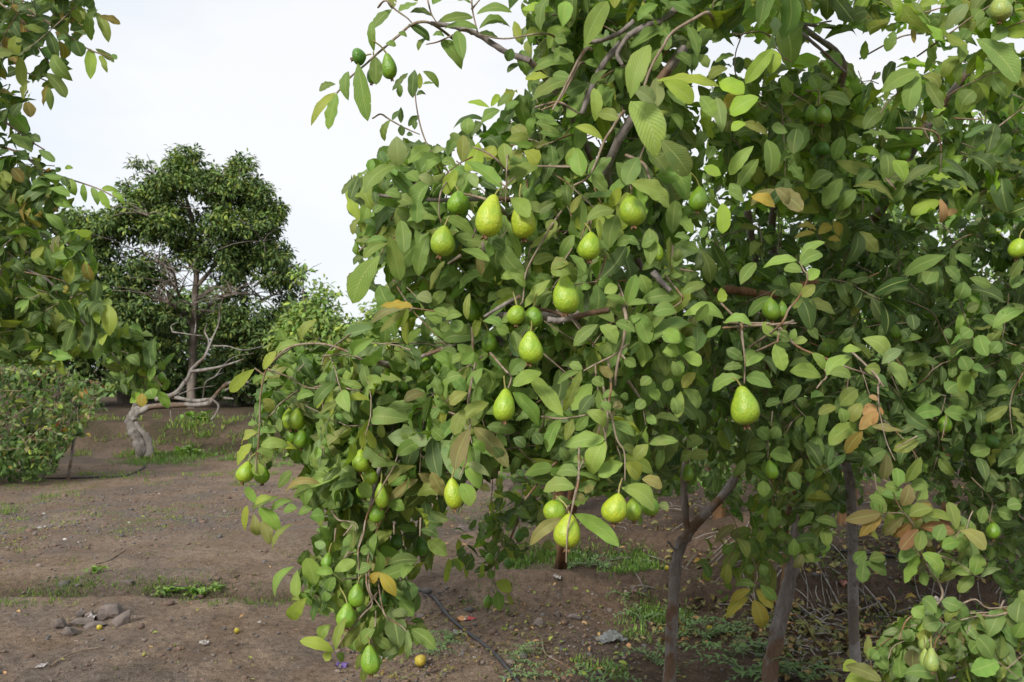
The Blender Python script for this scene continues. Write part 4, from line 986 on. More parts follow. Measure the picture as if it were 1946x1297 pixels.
TWIGS = {  # tree, region, depth, radius m, material
 ('main', 'A', 2.02, 0.0072): "1450,375 1300,320 1140,220 1060,185 960,160 840,145",
 ('main', 'A', 2.02, 0.0034): "840,145 730,150 640,220 560,290 500,340 430,405 340,480 260,575",
 ('main', 'A', 2.0, 0.0025): "1060,185 960,225 880,260 810,275|560,5 620,60 690,110 720,140|820,0 840,80 880,150|1090,0 1100,90 1130,210|780,-20 880,-10|1090,60 1140,0|1560,210 1300,240 1140,215",
 ('main', 'A', 2.06, 0.0022): "850,960 810,880 770,760 745,610 740,440|530,705 580,735 640,770 700,800 770,830",
 ('main', 'A', 1.93, 0.0031): "1751,1010 1700,1030 1500,1025|1270,1010 1180,940 1100,910|1751,400 1700,500 1620,630 1520,680|1620,630 1700,670 1751,700",
 ('main', 'B', 1.98, 0.0082): "760,60 680,125 560,170 460,230 380,310 330,370 270,470 180,700",
 ('main', 'B', 1.96, 0.0058): "500,130 420,200 300,250 200,260|460,230 400,330 430,400",
 ('main', 'B', 1.85, 0.0037): "960,80 870,120 740,200 680,290 620,390 580,490 560,600 600,760 590,900|415,715 370,790 320,870 230,1080 130,1145|200,310 120,450 60,570 0,680|560,1010 590,1080 600,1110",
 ('main', 'B', 2.0, 0.0019): "1300,200 1380,300 1430,360 1470,380|1160,220 1130,320 1120,420|740,200 690,330 650,420",
 ('main', 'D', 1.86, 0.0019): "715,300 700,400 700,460 716,520|1165,100 1160,250 1155,380|1150,270 1130,310 1115,325|1155,270 1175,300 1195,330|340,660 320,700 290,745|500,1100 650,1120 740,1130",
 ('main', 'D', 1.85, 0.0025): "1480,520 1440,590 1340,760 1290,880 1275,1040 1255,1080",
 ('main', 'D', 1.95, 0.0048): "1657,1130 1600,1160 1450,1120 1380,1110|1260,1020 1160,1070 1010,1160",
 ('main', 'D', 1.95, 0.0037): "1657,120 1590,130 1380,130|1040,370 960,340 870,320|1000,650 1005,780|850,740 760,800|1000,420 930,620",
 ('main', 'E', 1.9, 0.0072): "720,780 780,850 840,910|0,1110 80,1115 150,1100 310,1060 420,1040",
 ('main', 'E', 1.86, 0.0037): "1657,1130 1560,1142 1400,1150 1200,1165",
 ('main', 'E', 1.88, 0.0022): "400,660 370,780 330,870|280,440 250,500 230,560|300,430 290,500|860,600 850,750|540,1000 540,1040 530,1160 510,1297|910,930 920,980 840,1040|1320,1160 1340,1297|160,1100 240,1200 340,1297|170,620 105,720|575,130 570,190 580,250|910,765 1000,778",
 ('orchard', 'E', 2.85, 0.0145): "850,960 990,930 1080,915 1200,900 1350,915 1490,935 1600,930 1720,880 1850,850",
 ('main', 'F', 1.83, 0.0028): "0,860 50,865 100,880 210,1000 400,1080 520,1130 690,1190 745,1250",
 ('main', 'F', 1.80, 0.0025): "100,875 160,770 220,700 275,580 250,530 225,480|90,865 150,862 205,858|390,1175 360,1220 330,1260|770,1105 840,1020|705,1190 708,1250 710,1297|70,980 90,960 100,880",
 ('orchard', 'F', 2.9, 0.0025): "430,500 380,540 370,590|560,900 700,870 900,855|1040,790 1100,900 1145,990|1120,890 1230,815|610,180 620,60|620,300 500,460 475,640|1030,1180 1050,1080 1100,1060|760,400 830,530|780,560 840,660|830,360 840,560|90,100 95,320 95,500|1240,820 1330,940",
 ('main', 'G', 2.22, 0.0037): "1100,340 960,300 850,240 700,195 530,200 430,240 350,320",
 ('main', 'G', 2.22, 0.0025): "350,320 300,400 270,560 262,780 250,940 240,990 240,1080|320,365 460,420 580,490 700,500|230,360 300,410|745,235 700,300 690,340|840,490 960,520 1080,525|410,600 370,650 330,690|640,490 750,475",
 ('main', 'G', 2.15, 0.0019): "880,755 1060,745 1160,730 1290,725|1370,820 1370,900 1360,1080|1210,960 1180,1040 1110,1160 1030,1297|1700,540 1690,600|1310,640 1600,620|1600,540 1520,610|1690,680 1690,820 1670,980",
 ('main', 'J', 2.2, 0.0034): "1060,10 980,150 945,240 930,330 900,420",
 ('main', 'J', 2.2, 0.0025): "900,420 900,520 900,640|950,640 990,780 940,840 880,910|880,910 810,990 740,1100|970,680 1010,760 1060,830|1060,830 1110,890 1180,930 1240,1000|760,230 830,245 880,265 880,310|1010,930 1012,830|980,1000 985,1060|750,290 740,380|860,270 800,340|840,440 800,490|1130,260 1132,330|1305,220 1300,340",
 ('main', 'H', 1.82, 0.0040): "1330,0 1325,90 1310,180 1280,300 1262,400 1255,480",
 ('main', 'H', 1.82, 0.0025): "1260,265 1130,330 1040,380|1230,480 1215,580 1215,640 1240,720 1270,850 1320,940 1325,1130|1150,770 1060,960 1010,1060 985,1200 960,1297|870,705 980,695 1070,678|505,375 530,400 545,430 525,500|265,500 250,640 265,760 240,900 235,1000 190,1110|1205,680 1195,780 1190,870|1300,270 1355,325|1120,330 1125,400",
 ('main', 'H', 2.1, 0.0043): "920,0 1000,60 1100,190 1150,220|1340,440 1440,580|280,80 285,290|880,970 790,1070 640,1260",
 ('main', 'K', 1.69, 0.0022): "960,-20 935,90 910,200 890,300 883,420 880,515|900,140 880,170",
 ('back', 'K', 3.2, 0.0048): "720,-60 690,0 600,150 540,300 500,390",
 ('back', 'K', 3.2, 0.0025): "500,390 440,440 410,600 430,700|250,460 200,450 140,480|600,150 680,170|500,390 600,385",
 ('main', 'I', 1.82, 0.0025): "535,50 545,100 552,170 565,300 562,440",
 ('orchard', 'I', 2.75, 0.0025): "90,640 130,700 150,800 190,870 205,950|715,810 715,930|745,620 735,720|870,690 825,770|160,260 170,480|370,300 370,440",
 ('main', 'I', 1.78, 0.0017): "1425,400 1430,500 1435,600 1455,700 1475,790 1500,860 1540,940",
 ('red', 'L', 2.42, 0.0037): "500,975 525,935 505,880 475,840 430,760",
 ('red', 'L', 2.42, 0.0022): "430,760 400,640 350,580 310,490|400,640 360,600 270,600|500,770 580,800 655,855|500,770 600,670|690,870 655,855|350,540 370,480|420,280 330,330",
 ('corner', 'L', 2.18, 0.0025): "345,1120 370,1050 400,1022 430,1020|610,970 660,955 710,990 790,985|670,1020 740,1022 800,1010 900,1020|440,1150 540,1060 600,1040 700,1015|500,1290 490,1150 540,1060",
 ('corner', 'L', 2.15, 0.0015): "480,1140 482,1170|750,1210 850,1290|640,1060 600,1150|300,1200 320,1150 380,1120|790,1240 860,1180",
 ('orchard', 'L', 2.85, 0.0019): "520,110 535,120 518,190|725,540 720,610 718,640|520,300 580,20|830,430 760,440",
 ('orchard', 'M', 2.95, 0.0025): "780,620 765,700 750,780|650,320 660,400 600,560|870,60 880,210|780,560 800,620",
 ('orchard', 'C', 2.5, 0.0050): "60,145 200,165 390,185|70,200 210,320 350,450",
 ('orchard', 'C', 2.45, 0.0025): "1010,190 1120,110 1260,20|830,80 970,40|660,240 750,215 830,210|1446,130 1300,190|180,560 185,650|100,560 180,560|740,500 600,640 560,700|1290,780 1446,660|1020,730 1200,740|0,570 90,620|830,800 860,860|590,1100 650,1160|1100,0 1446,20|260,130 150,150",
 ('orchard', 'C', 2.6, 0.0037): "600,1100 650,1160|850,800 930,880 920,1200",
 ('left', 'N', 2.95, 0.0037): "-200,-160 -60,-40 60,60 200,90 330,170 430,240 560,290|100,20 260,130|-200,200 0,230 100,340 230,400|60,30 170,200 250,330|-150,700 60,740 200,830 300,870 480,930 600,990|-150,500 50,620 140,690 220,740",
 ('left', 'O', 2.95, 0.0048): "-200,-60 60,130 230,210 310,310 400,410 500,510 570,600 620,670",
 ('left', 'O', 2.95, 0.0025): "620,670 690,690 760,700 800,740|500,510 620,520 740,560 790,560|700,700 720,760|310,310 420,290 500,280|620,670 700,760",
}
# ------------------------------------------------------------------ the guava trees
TREES = {}
class Tree:
    def __init__(self, loc, label, cat='tree', group=None, name='guava_tree'):
        self.e = thing(name, loc, label, cat, group); self.leaf = Acc(); self.twig = Acc(); self.bark = []
    def done(self, lm='leaf', tm='twig'):
        if self.leaf.n: self.leaf.build('foliage', M[lm], self.e)
        if self.twig.n: self.twig.build('twigs', M[tm], self.e, smooth=True)['kind'] = 'stuff'
    def limb(self, pts, r0, r1, m='bark', name='branch', sides=12, n=26, rough=.5, ridge=.05):
        a = Acc(); tube(a, pts, r0, r1, sides, n=n, rough=rough, ridge=ridge)
        return a.build(name, M[m], self.e)

def gp(px, py): return G(px, py)
def base_of(px, d):
    p = P(px, 700, d); p[2] = float(gh(p[0], p[1])) - .03; return p
bA = base_of(1262, 3.95); bB = base_of(1452, 4.45); bC = base_of(1623, 4.62)
TREES['main'] = Tree(bA, 'guava tree with forked grey trunk and branches heavy with large yellow green fruit')
TREES['orchard'] = Tree(bB, 'guava tree on the slanting grey trunk with dark dense foliage and dead leaves', group='guava trees of the row')
TREES['red'] = Tree(base_of(1700, 4.3), 'young guava tree with a spray of red and olive leaves before the straight trunk')
TREES['corner'] = Tree(base_of(2010, 2.9), 'low guava bush with pale dusty leaves filling the lower corner')
TREES['left'] = Tree(base_of(-330, 3.4), 'shaded guava tree overhanging at the edge with orange tinged leaves against the sky')
TREES['back'] = Tree(base_of(1060, 6.9), 'low guava tree behind the hanging fruit with tiny green guavas near the ground')

def in_front_of_fruit(c, d, pad=.42):
    "leaves whose middle would hide a fruit the photograph shows"
    bad = np.zeros(len(c), bool)
    for fx, fy, fw, fh, fd, sh in FRUITS:
        if not sh: continue
        q = ((c[:, 0] - fx) / (fw * pad + 9)) ** 2 + ((c[:, 1] - fy) / (fh * pad + 9)) ** 2 < 1
        bad |= q & (d < fd + .05)
    return bad

def hero():
    for (tr, rg, dep), data in HERO.items():
        ox, oy, sc = REG[rg]
        rows = [r.strip().split(',') for r in data.replace('\n', '').split(';') if r.strip()]
        B = []; D = []; W = []; C = []; L = []; N = []; ar = []; si = []; fo = []
        for r in rows:
            bx, by, tx, ty, wd = [float(q) for q in r[:5]]
            if wd < 12: continue
            code = r[5] if len(r) > 5 and r[5] != 'f' else 'g'
            front = r[-1] == 'f'
            bx, tx = ox + bx / sc, ox + tx / sc; by, ty = oy + by / sc, oy + ty / sc; wd /= sc
            d = dep + R.uniform(-.07, .07)
            cx, cy = (bx + tx) / 2, (by + ty) / 2
            if front:
                for fx, fy, fw, fh, fd, sh in FRUITS:
                    if ((cx - fx) / (fw * .5 + 14)) ** 2 + ((cy - fy) / (fh * .5 + 14)) ** 2 < 1.3: d = min(d, fd - fw / FPX * fd * .5 - .012)
            else:
                for fx, fy, fw, fh, fd, sh in FRUITS:
                    for kx, ky in ((cx, cy), ((cx + tx) / 2, (cy + ty) / 2), ((cx + bx) / 2, (cy + by) / 2), (tx, ty)):
                        if ((kx - fx) / (fw * .5 + 3)) ** 2 + ((ky - fy) / (fh * .5 + 3)) ** 2 < 1: d = max(d, fd + fw / FPX * fd * .5 + .015)
            b = P(bx, by, d); lp = math.hypot(tx - bx, ty - by) / FPX * d
            e = P(tx, ty, d + (R.uniform(-.35, .35) * lp if not front else R.uniform(-.05, .05) * lp))
            B.append(b); D.append(e - b); L.append(np.linalg.norm(e - b)); W.append(wd / FPX * d * R.uniform(.93, 1.06)); C.append(code)
            n = -FWD * R.uniform(.8, 1.3) + UPV * R.uniform(.1, .8) + RGT * R.gauss(0, .28)
            N.append(n)
            ar.append(R.gauss(.05, .07)); fo.append(R.uniform(0, .35))
            # leaves arch under their own weight: the middle lies above the chord
            s = np.cross(unit(e - b), unit(n)); si.append(np.sign(s[2]) * abs(unit(e - b)[0]) * R.uniform(.02, .16) + R.gauss(0, .02))
        n = len(B)
        N = np.array(N)
        ddn = np.array(D); ddu = unit(ddn)
        N = N - ddu * np.sum(N * ddu, 1)[:, None]
        add_leaves(TREES[tr].leaf, np.array(B), ddn, unit(N), np.array(L), np.array(W), colour(C, .10) * ([1.30, 1.22, 1.1, 1] if tr in ('main', 'red') else [1, 1, 1, 1]), 'hi', arch=np.array(ar), sick=np.array(si), fold=np.array(fo), wave=NR.uniform(0, .045, n))  # near leaves of these trees lightened: flash light put into their colour
    for key, data in TWIGS.items():
        tr, rg, dep, r = key
        ox, oy, sc = REG[rg]
        for k, line in enumerate(data.split('|')):
            pts = [tuple(float(q) for q in s.split(',')) for s in line.split()]
            d0 = dep + R.uniform(-.02, .02)
            q = [P(ox + x / sc, oy + y / sc, d0 + R.uniform(-.004, .004)) for x, y in pts]
            if r < .0045 and tr in ('main', 'orchard') and len(q) > 2:      # the twig comes out of the foliage behind it
                q = [q[0] + unit(q[0] - q[1]) * .05 + FWD * .13] + q
            if r >= .0045:
                mt = 'bark_brown' if r > .014 else 'bark'
                TREES[tr].limb(q, r, r * .72, mt, sides=10, n=8 * len(q), rough=.3)
            else:
                tube(TREES[tr].twig, q, r * 1.05, r * .6, 7, n=5 * len(q), rough=.25)
hero()

HEROPX = []
def sprigs(tree, poly, d0, d1, n, L0=.09, spec={'g': 6, 'd': 3, 'b': 2, 'o': 1.2, 'y': .7, 'p': 1, 'q': .3}, res='mid', hang=.35, pairs=(3, 6), clip=True, face=.9, slen=(.10, .24), up=.6, anchors=None, twr=.0022, wide=.415, var=.22, biasnear=1.0):
    xs = [p[0] for p in poly]; ys = [p[1] for p in poly]
    B = []; D = []; N = []; L = []; T = []
    cnt = 0; tries = 0
    while cnt < n and tries < n * 20:
        tries += 1
        px, py = R.uniform(min(xs), max(xs)), R.uniform(min(ys), max(ys))
        if not inpoly(np.array([px]), np.array([py]), poly)[0]: continue
        d = d0 + (d1 - d0) * R.random() ** biasnear
        cnt += 1
        c = P(px, py, d)
        dr = np.array([R.gauss(0, 1), R.gauss(-.35, .7), R.gauss(-hang, .65)]); dr = dr / np.linalg.norm(dr)
        sl = R.uniform(*slen); o = c - dr * sl * .5
        np_ = R.randint(*pairs)
        roll = R.uniform(0, 6.28); pos = o.copy(); path = [o.copy()]; dd = dr.copy()
        size = L0 * R.uniform(.65, 1.25)
        leaves = []
        for i in range(np_):
            dd = dd + np.array([R.gauss(0, .12), R.gauss(0, .12), R.gauss(-.10, .12)]); dd /= np.linalg.norm(dd)
            pos = pos + dd * sl / np_; path.append(pos.copy())
            s = np.cross(dd, [0.13, .2, 1.]); s /= np.linalg.norm(s) + 1e-6; t = np.cross(s, dd)
            th = roll + i * (1.57 if R.random() < .5 else .4); sd_ = s * math.cos(th) + t * math.sin(th)
            if abs(sd_[1]) > .8: sd_ = sd_ * [1, .4, 1]
            for sg in (-1, 1):
                if R.random() < .10: continue
                ld = dd * R.uniform(.2, .7) + sd_ * sg + np.array([0, 0, -1]) * R.uniform(.0, .75)
                ld = ld * [1, .55, 1]
                g_ = size * R.uniform(.75, 1.2) * (.75 + .35 * (i + 1) / np_)
                leaves.append((pos, ld, g_))
        leaves.append((pos, dd + [0, 0, -.2], size * R.uniform(.6, 1)))
        k = 0
        for (b, ld, g_) in leaves:
            ld = ld / np.linalg.norm(ld)
            nn = np.array([0, 0, 1.]) * R.uniform(.2, 1) * up + -FWD * R.uniform(.1, 1) * face + np.array([R.gauss(0, .4), R.gauss(0, .4), R.gauss(0, .4)])
            B.append(b + ld * .006); D.append(ld); N.append(nn); L.append(g_)
        T.append((path, len(leaves)))
    B = np.array(B); D = np.array(D); N = np.array(N); L = np.array(L)
    mid = proj(B + D * L[:, None] * .55); tip = proj(B + D * L[:, None])
    keep = np.ones(len(B), bool)
    if clip:
        keep &= inpoly(mid[:, 0], mid[:, 1], poly) & inpoly(tip[:, 0], tip[:, 1], [(x, y) for x, y in poly])
    for q in (mid, tip, proj(B + D * L[:, None] * .25)):
        keep &= ~in_front_of_fruit(q, q[:, 2])
    N = N - D * np.sum(N * D, 1)[:, None]
    k = keep
    n_ = int(k.sum())
    if n_ == 0: return
    W = L * NR.uniform(wide * .85, wide * 1.25, len(L))
    C = colour(mix_codes(spec, n_), var)
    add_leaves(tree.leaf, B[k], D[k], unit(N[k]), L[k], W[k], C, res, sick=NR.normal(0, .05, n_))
    i0 = 0
    for path, m in T:
        if twr and keep[i0:i0 + m].sum() >= max(3, m * .7):
            pm = proj(np.array(path))
            if not in_front_of_fruit(pm, pm[:, 2], .5).any() and (not clip or inpoly(pm[:, 0], pm[:, 1], poly).all()):
                tube(tree.twig, path, twr, twr * .55, 5 if res != 'lo' else 4)
        i0 += m

main, orch, back, left = TREES['main'], TREES['orchard'], TREES['back'], TREES['left']
MAIN = [(645, 345), (690, 312), (735, 268), (765, 260), (840, 285), (875, 235), (900, 215), (965, 185), (1000, 150), (985, 100), (1000, 20), (1040, -40), (1330, -40), (1390, 60), (1330, 100), (1330, 300), (1360, 560), (1345, 840), (1260, 890), (1180, 935), (1060, 930), (980, 900), (900, 945), (850, 1000), (800, 1000), (740, 960), (640, 960), (600, 900), (590, 760), (620, 640), (700, 615), (740, 560), (735, 505), (700, 545), (672, 570), (668, 500), (685, 430), (650, 370)]
sprigs(main, MAIN, 2.06, 2.42, 235, .082, res='hi', spec={'g': 6, 'b': 4, 'd': 1.5, 'o': 1, 'y': 1, 'p': 1})  # lighter front sprays: flash light put into the leaf colours
sprigs(main, MAIN, 2.34, 3.3, 300, .088, spec={'g': 3, 'd': 9, 'o': .6})  # mostly dark leaves inside the crown: flash falloff put into the colour
LOBE = [(560, 655), (640, 635), (760, 600), (820, 760), (800, 900), (850, 985), (800, 1010), (830, 1080), (780, 1115), (810, 1220), (720, 1270), (665, 1235), (640, 1190), (575, 1150), (545, 1100), (600, 1010), (585, 980), (545, 930), (575, 900), (520, 860), (500, 780), (520, 700)]
sprigs(main, LOBE, 2.28, 2.8, 185, .080, res='hi', slen=(.08, .18), spec={'g': 6, 'd': 2, 'b': 2, 'o': 1.5, 'y': 1.5, 'p': 1.2, 't': .4})
sprigs(main, [(470, 770), (500, 680), (560, 650), (620, 760), (600, 850), (520, 880), (480, 900)], 2.3, 2.6, 22, .065, res='hi', slen=(.06, .14))
sprigs(main, [(980, 900), (1240, 870), (1240, 930), (1120, 950), (1020, 990), (985, 950)], 2.0, 2.5, 14, .07, res='hi', slen=(.06, .12))
# the unseen crown above the picture, its fullness set for the shade it casts
sprigs(main, [(850, -1000), (1600, -1000), (1600, -60), (980, -60)], 1.8, 3.2, 170, .10, clip=False)
sprigs(main, [(1000, -60), (1400, -60), (1400, 40), (1000, 60)], 1.9, 2.6, 36, .085, res='hi', spec={'g': 5, 'b': 4, 'y': 2, 'l': 1})

TOP = [(1300, -60), (2060, -60), (2060, 120), (1960, 70), (1800, 100), (1700, 60), (1560, 70), (1500, 110), (1400, 70), (1300, 70)]
sprigs(orch, TOP, 2.4, 3.6, 66, .10, slen=(.08, .2), spec={'g': 5, 'l': 3, 'y': 2, 'o': 1})
UP = [(1325, 110), (1480, 125), (1560, 110), (1640, 135), (1760, 110), (1960, 90), (2060, 90), (2060, 420), (1340, 420)]
sprigs(orch, UP, 2.55, 4.0, 215, .10, res='hi', spec={'g': 5, 'd': 3.5, 'b': 1.5, 'o': 1, 'l': 2.6, 'y': 1.2})
MIDR = [(1330, 400), (2060, 400), (2060, 960), (1900, 960), (1800, 900), (1700, 930), (1640, 880), (1590, 890), (1480, 930), (1400, 890), (1320, 850)]
sprigs(orch, MIDR, 2.7, 3.5, 215, .084, res='hi', spec={'g': 3.5, 'd': 8, 'b': .4, 'o': .5})  # larger dark share: light falling off with depth is put into colour
sprigs(orch, MIDR, 3.4, 4.8, 380, .085, res='mid', spec={'g': 1, 'd': 10})  # nearly all dark leaves, painting in the dim depth of the canopy
sprigs(orch, [(1400, 880), (1580, 880), (1600, 1000), (1560, 1075), (1480, 1085), (1420, 1040)], 3.0, 3.8, 34, .085, slen=(.1, .2))
sprigs(orch, [(1330, 1010), (1440, 1000), (1470, 1090), (1450, 1170), (1380, 1170), (1330, 1080)], 3.0, 3.3, 9, .085, slen=(.1, .2), spec={'g': 3, 'o': 2})
sprigs(orch, [(1800, 560), (2060, 560), (2060, 1180), (1900, 1150), (1830, 1000), (1760, 900)], 3.4, 4.6, 170, .075, spec={'g': 3, 'd': 8})
sprigs(orch, [(1300, -500), (2300, -500), (2300, -60), (1300, -60)], 2.3, 4.2, 80, .095, clip=False)
sprigs(orch, [(2050, -60), (2500, -60), (2500, 1000), (2050, 1000)], 2.5, 4.6, 160, .095, clip=False)
sprigs(TREES['red'], [(1650, 900), (1760, 860), (1850, 960), (1870, 1060), (1800, 1110), (1740, 1100), (1650, 1010)], 2.5, 2.8, 14, .07, slen=(.06, .14), res='hi', spec={'g': 4, 'o': 3, 'q': 2})
sprigs(TREES['corner'], [(1610, 1297), (1640, 1225), (1700, 1190), (1750, 1140), (1860, 1160), (1960, 1110), (2100, 1080), (2100, 1450), (1600, 1450)], 2.15, 2.55, 80, .072, res='hi', slen=(.08, .18), spec={'g': 5, 'p': 3, 't': 1.2, 'o': 2, 'y': .8})
sprigs(back, [(930, 900), (1060, 900), (1040, 980), (1000, 1060), (940, 1100), (900, 1090), (910, 1020), (930, 960)], 3.15, 3.5, 26, .066, slen=(.08, .18), spec={'g': 5, 'd': 4, 'y': 1.2})
sprigs(back, [(860, 1000), (930, 990), (900, 1110), (855, 1090)], 3.15, 3.4, 6, .068, slen=(.08, .16), spec={'g': 4, 'd': 2, 'y': 2})
sprigs(back, [(900, 1090), (970, 1100), (960, 1160), (910, 1160)], 3.1, 3.3, 4, .068, slen=(.06, .12))

LEFTU = [(-120, -80), (185, -80), (190, 40), (140, 100), (118, 180), (70, 185), (30, 205), (60, 240), (75, 290), (-120, 300)]
sprigs(left, LEFTU, 2.8, 3.6, 84, .085, slen=(.12, .24), spec={"d": 9, "g": 2, "o": 2, "n": .8})  # mostly dark leaves: backlit look against the sky put into the colour
sprigs(left, [(-120, 290), (75, 290), (110, 320), (140, 380), (60, 430), (-120, 420)], 2.8, 3.6, 66, .085, slen=(.1, .2), spec={"d": 9, "g": 2, "o": 2, "n": .8})  # the dark share paints in the same backlighting
LEFTM = [(-120, 400), (100, 405), (165, 435), (190, 540), (215, 600), (250, 650), (180, 680), (60, 700), (-120, 680)]
sprigs(left, LEFTM, 2.8, 3.9, 230, .078, spec={'d': 7, 'g': 4, 'b': .8, 'o': 1.5, 'y': 1.2, 'l': .6})  # backlit tone again put into the leaves as dark colour
sprigs(left, [(180, 600), (300, 640), (320, 740), (290, 775), (240, 760), (180, 690)], 2.85, 3.2, 34, .065, slen=(.06, .14), spec={'d': 4, 'g': 5, 'b': 2, 'y': 1})
sprigs(left, [(-700, -500), (150, -500), (150, -90), (-700, -90)], 2.7, 4.2, 120, .09, clip=False)
sprigs(left, [(-700, -90), (-110, -90), (-110, 640), (-700, 640)], 2.7, 4.2, 150, .09, clip=False)

sprigs(back, [(1040, 850), (1350, 850), (1340, 935), (1240, 955), (1120, 945), (1040, 930)], 4.4, 6.0, 70, .08, spec={'g': 1, 'd': 9})  # dark leaves paint in the deep shade under the canopy
sprigs(orch, [(1320, 870), (1640, 870), (1640, 960), (1560, 990), (1440, 1000), (1340, 960)], 4.6, 6.0, 60, .08, spec={'g': 1, 'd': 9})  # under-canopy shade put into the leaf colour here too
# ---- trunks and limbs
def w3(px, py, d): return P(px, py, d)
main.limb([bA, w3(1274, 1240, 3.95), w3(1280, 1130, 3.97), w3(1290, 1050, 3.98), w3(1312, 1008, 4.0)], .027, .022, 'bark', 'trunk', 14, 40)
main.limb([w3(1308, 1012, 4.0), w3(1301, 960, 4.0), w3(1300, 900, 3.95), w3(1310, 830, 3.8), w3(1300, 700, 3.4), w3(1240, 560, 2.9), w3(1180, 420, 2.4), w3(1160, 300, 2.1), w3(1300, 90, 2.0)], .015, .010, 'bark', 'branch', 10, 40)
main.limb([w3(1310, 1010, 4.0), w3(1360, 955, 4.05), w3(1400, 905, 4.1), w3(1440, 800, 4.1), w3(1460, 650, 3.9), w3(1420, 400, 3.3)], .021, .012, 'bark', 'branch', 10, 30)
main.limb([w3(1301, 1020, 3.98), w3(1285, 1045, 3.96), w3(1270, 1030, 3.93)], .007, .006, 'bark', 'branch', 8, 8)
main.limb([w3(1300, 700, 3.4), w3(1200, 620, 2.7), w3(1100, 605, 2.2), w3(1040, 600, 2.05), w3(930, 600, 2.1)], .012, .008, 'bark', 'branch', 10, 30)
main.limb([w3(1200, 650, 2.8), w3(1060, 740, 2.5), w3(900, 760, 2.4), w3(780, 760, 2.4), w3(725, 880, 2.3), w3(705, 960, 2.25)], .009, .005, 'bark', 'branch', 9, 30)
main.limb([w3(1100, 640, 2.4), w3(900, 650, 2.35), w3(760, 690, 2.3), w3(700, 680, 2.25)], .008, .004, 'bark', 'branch', 9, 20)
main.limb([w3(1240, 560, 2.9), w3(1100, 400, 2.5), w3(960, 380, 2.2), w3(820, 380, 2.1), w3(700, 370, 2.1)], .008, .004, 'bark', 'branch', 9, 24)
main.limb([w3(1180, 420, 2.4), w3(1100, 250, 2.2), w3(1060, 180, 2.1), w3(1007, 116, 2.03)], .009, .0065, 'bark', 'branch', 9, 18)
orch.limb([bB, w3(1470, 1240, 4.47), w3(1495, 1130, 4.5), w3(1505, 1080, 4.5), w3(1512, 1030, 4.5), w3(1530, 900, 4.4), w3(1500, 700, 4.0), w3(1480, 560, 3.2)], .039, .022, 'bark', 'trunk', 14, 44)
orch.limb([w3(1486, 1150, 4.53), w3(1494, 1060, 4.6), w3(1500, 960, 4.7), w3(1560, 800, 4.7)], .016, .012, 'bark_brown', 'branch', 9, 18)
orch.limb([w3(1500, 700, 4.0), w3(1620, 500, 3.6), w3(1750, 260, 3.2), w3(1900, 60, 3.0)], .026, .010, 'bark', 'branch', 9, 26)
orch.limb([w3(1500, 620, 3.6), w3(1470, 400, 3.1), w3(1600, 150, 2.8), w3(1520, 45, 2.6)], .018, .008, 'bark', 'branch', 9, 26)
orch.limb([w3(1530, 850, 4.4), w3(1700, 800, 4.2), w3(1850, 760, 4.0), w3(2000, 700, 3.6)], .020, .010, 'bark', 'branch', 9, 24)
pt = Tree(bC, 'slim straight grey guava trunk standing alone right of the slanting one', group='guava trees of the row')
pt.limb([bC, w3(1622, 1200, 4.6), w3(1621, 1060, 4.6), w3(1618, 960, 4.6), w3(1612, 900, 4.6), w3(1600, 850, 4.6), w3(1590, 700, 4.5), w3(1640, 500, 4.2)], .0275, .022, 'pole_bark', 'trunk', 14, 40, rough=.15, ridge=.02)
sprigs(pt, [(1500, 450), (1760, 450), (1760, 860), (1540, 860)], 4.2, 5.0, 90, .085, spec={'g': 3, 'd': 8})
red, cor = TREES['red'], TREES['corner']
rb = base_of(1700, 4.3)
red.limb([rb, w3(1720, 1280, 4.0), w3(1760, 1200, 3.2), w3(1782, 1160, 2.6), w3(1785, 1146, 2.44), w3(1778, 1135, 2.42)], .010, .004, 'twig_grey', 'trunk', 9, 30)
cb = base_of(2010, 2.9)
cor.limb([cb, w3(2000, 1300, 2.7), w3(1960, 1200, 2.3), w3(1900, 1170, 2.2)], .014, .006, 'twig_grey', 'trunk', 9, 20)
left.limb([base_of(-330, 3.4), w3(-330, 900, 3.4), w3(-300, 500, 3.3), w3(-200, 430, 3.1), w3(-77, 427, 2.97)], .05, .007, 'bark', 'trunk', 12, 40)
left.limb([w3(-310, 600, 3.3), w3(-250, 200, 3.1), w3(-77, -62, 2.95)], .03, .007, 'bark', 'branch', 10, 24)
bk = base_of(1060, 6.9)
back.limb([bk, w3(1075, 1020, 5.6), w3(1100, 860, 4.4), w3(1060, 820, 3.4), w3(1042, 890, 3.22), w3(1029, 905, 3.2)], .045, .007, 'bark_brown', 'trunk', 12, 40)
sprigs(back, [(900, 640), (1300, 640), (1300, 905), (1180, 930), (950, 900)], 3.6, 5.0, 120, .08, spec={'g': 3, 'd': 8})
for k in ('main', 'orchard', 'red', 'corner', 'left', 'back'): TREES[k].done()
pt.done()
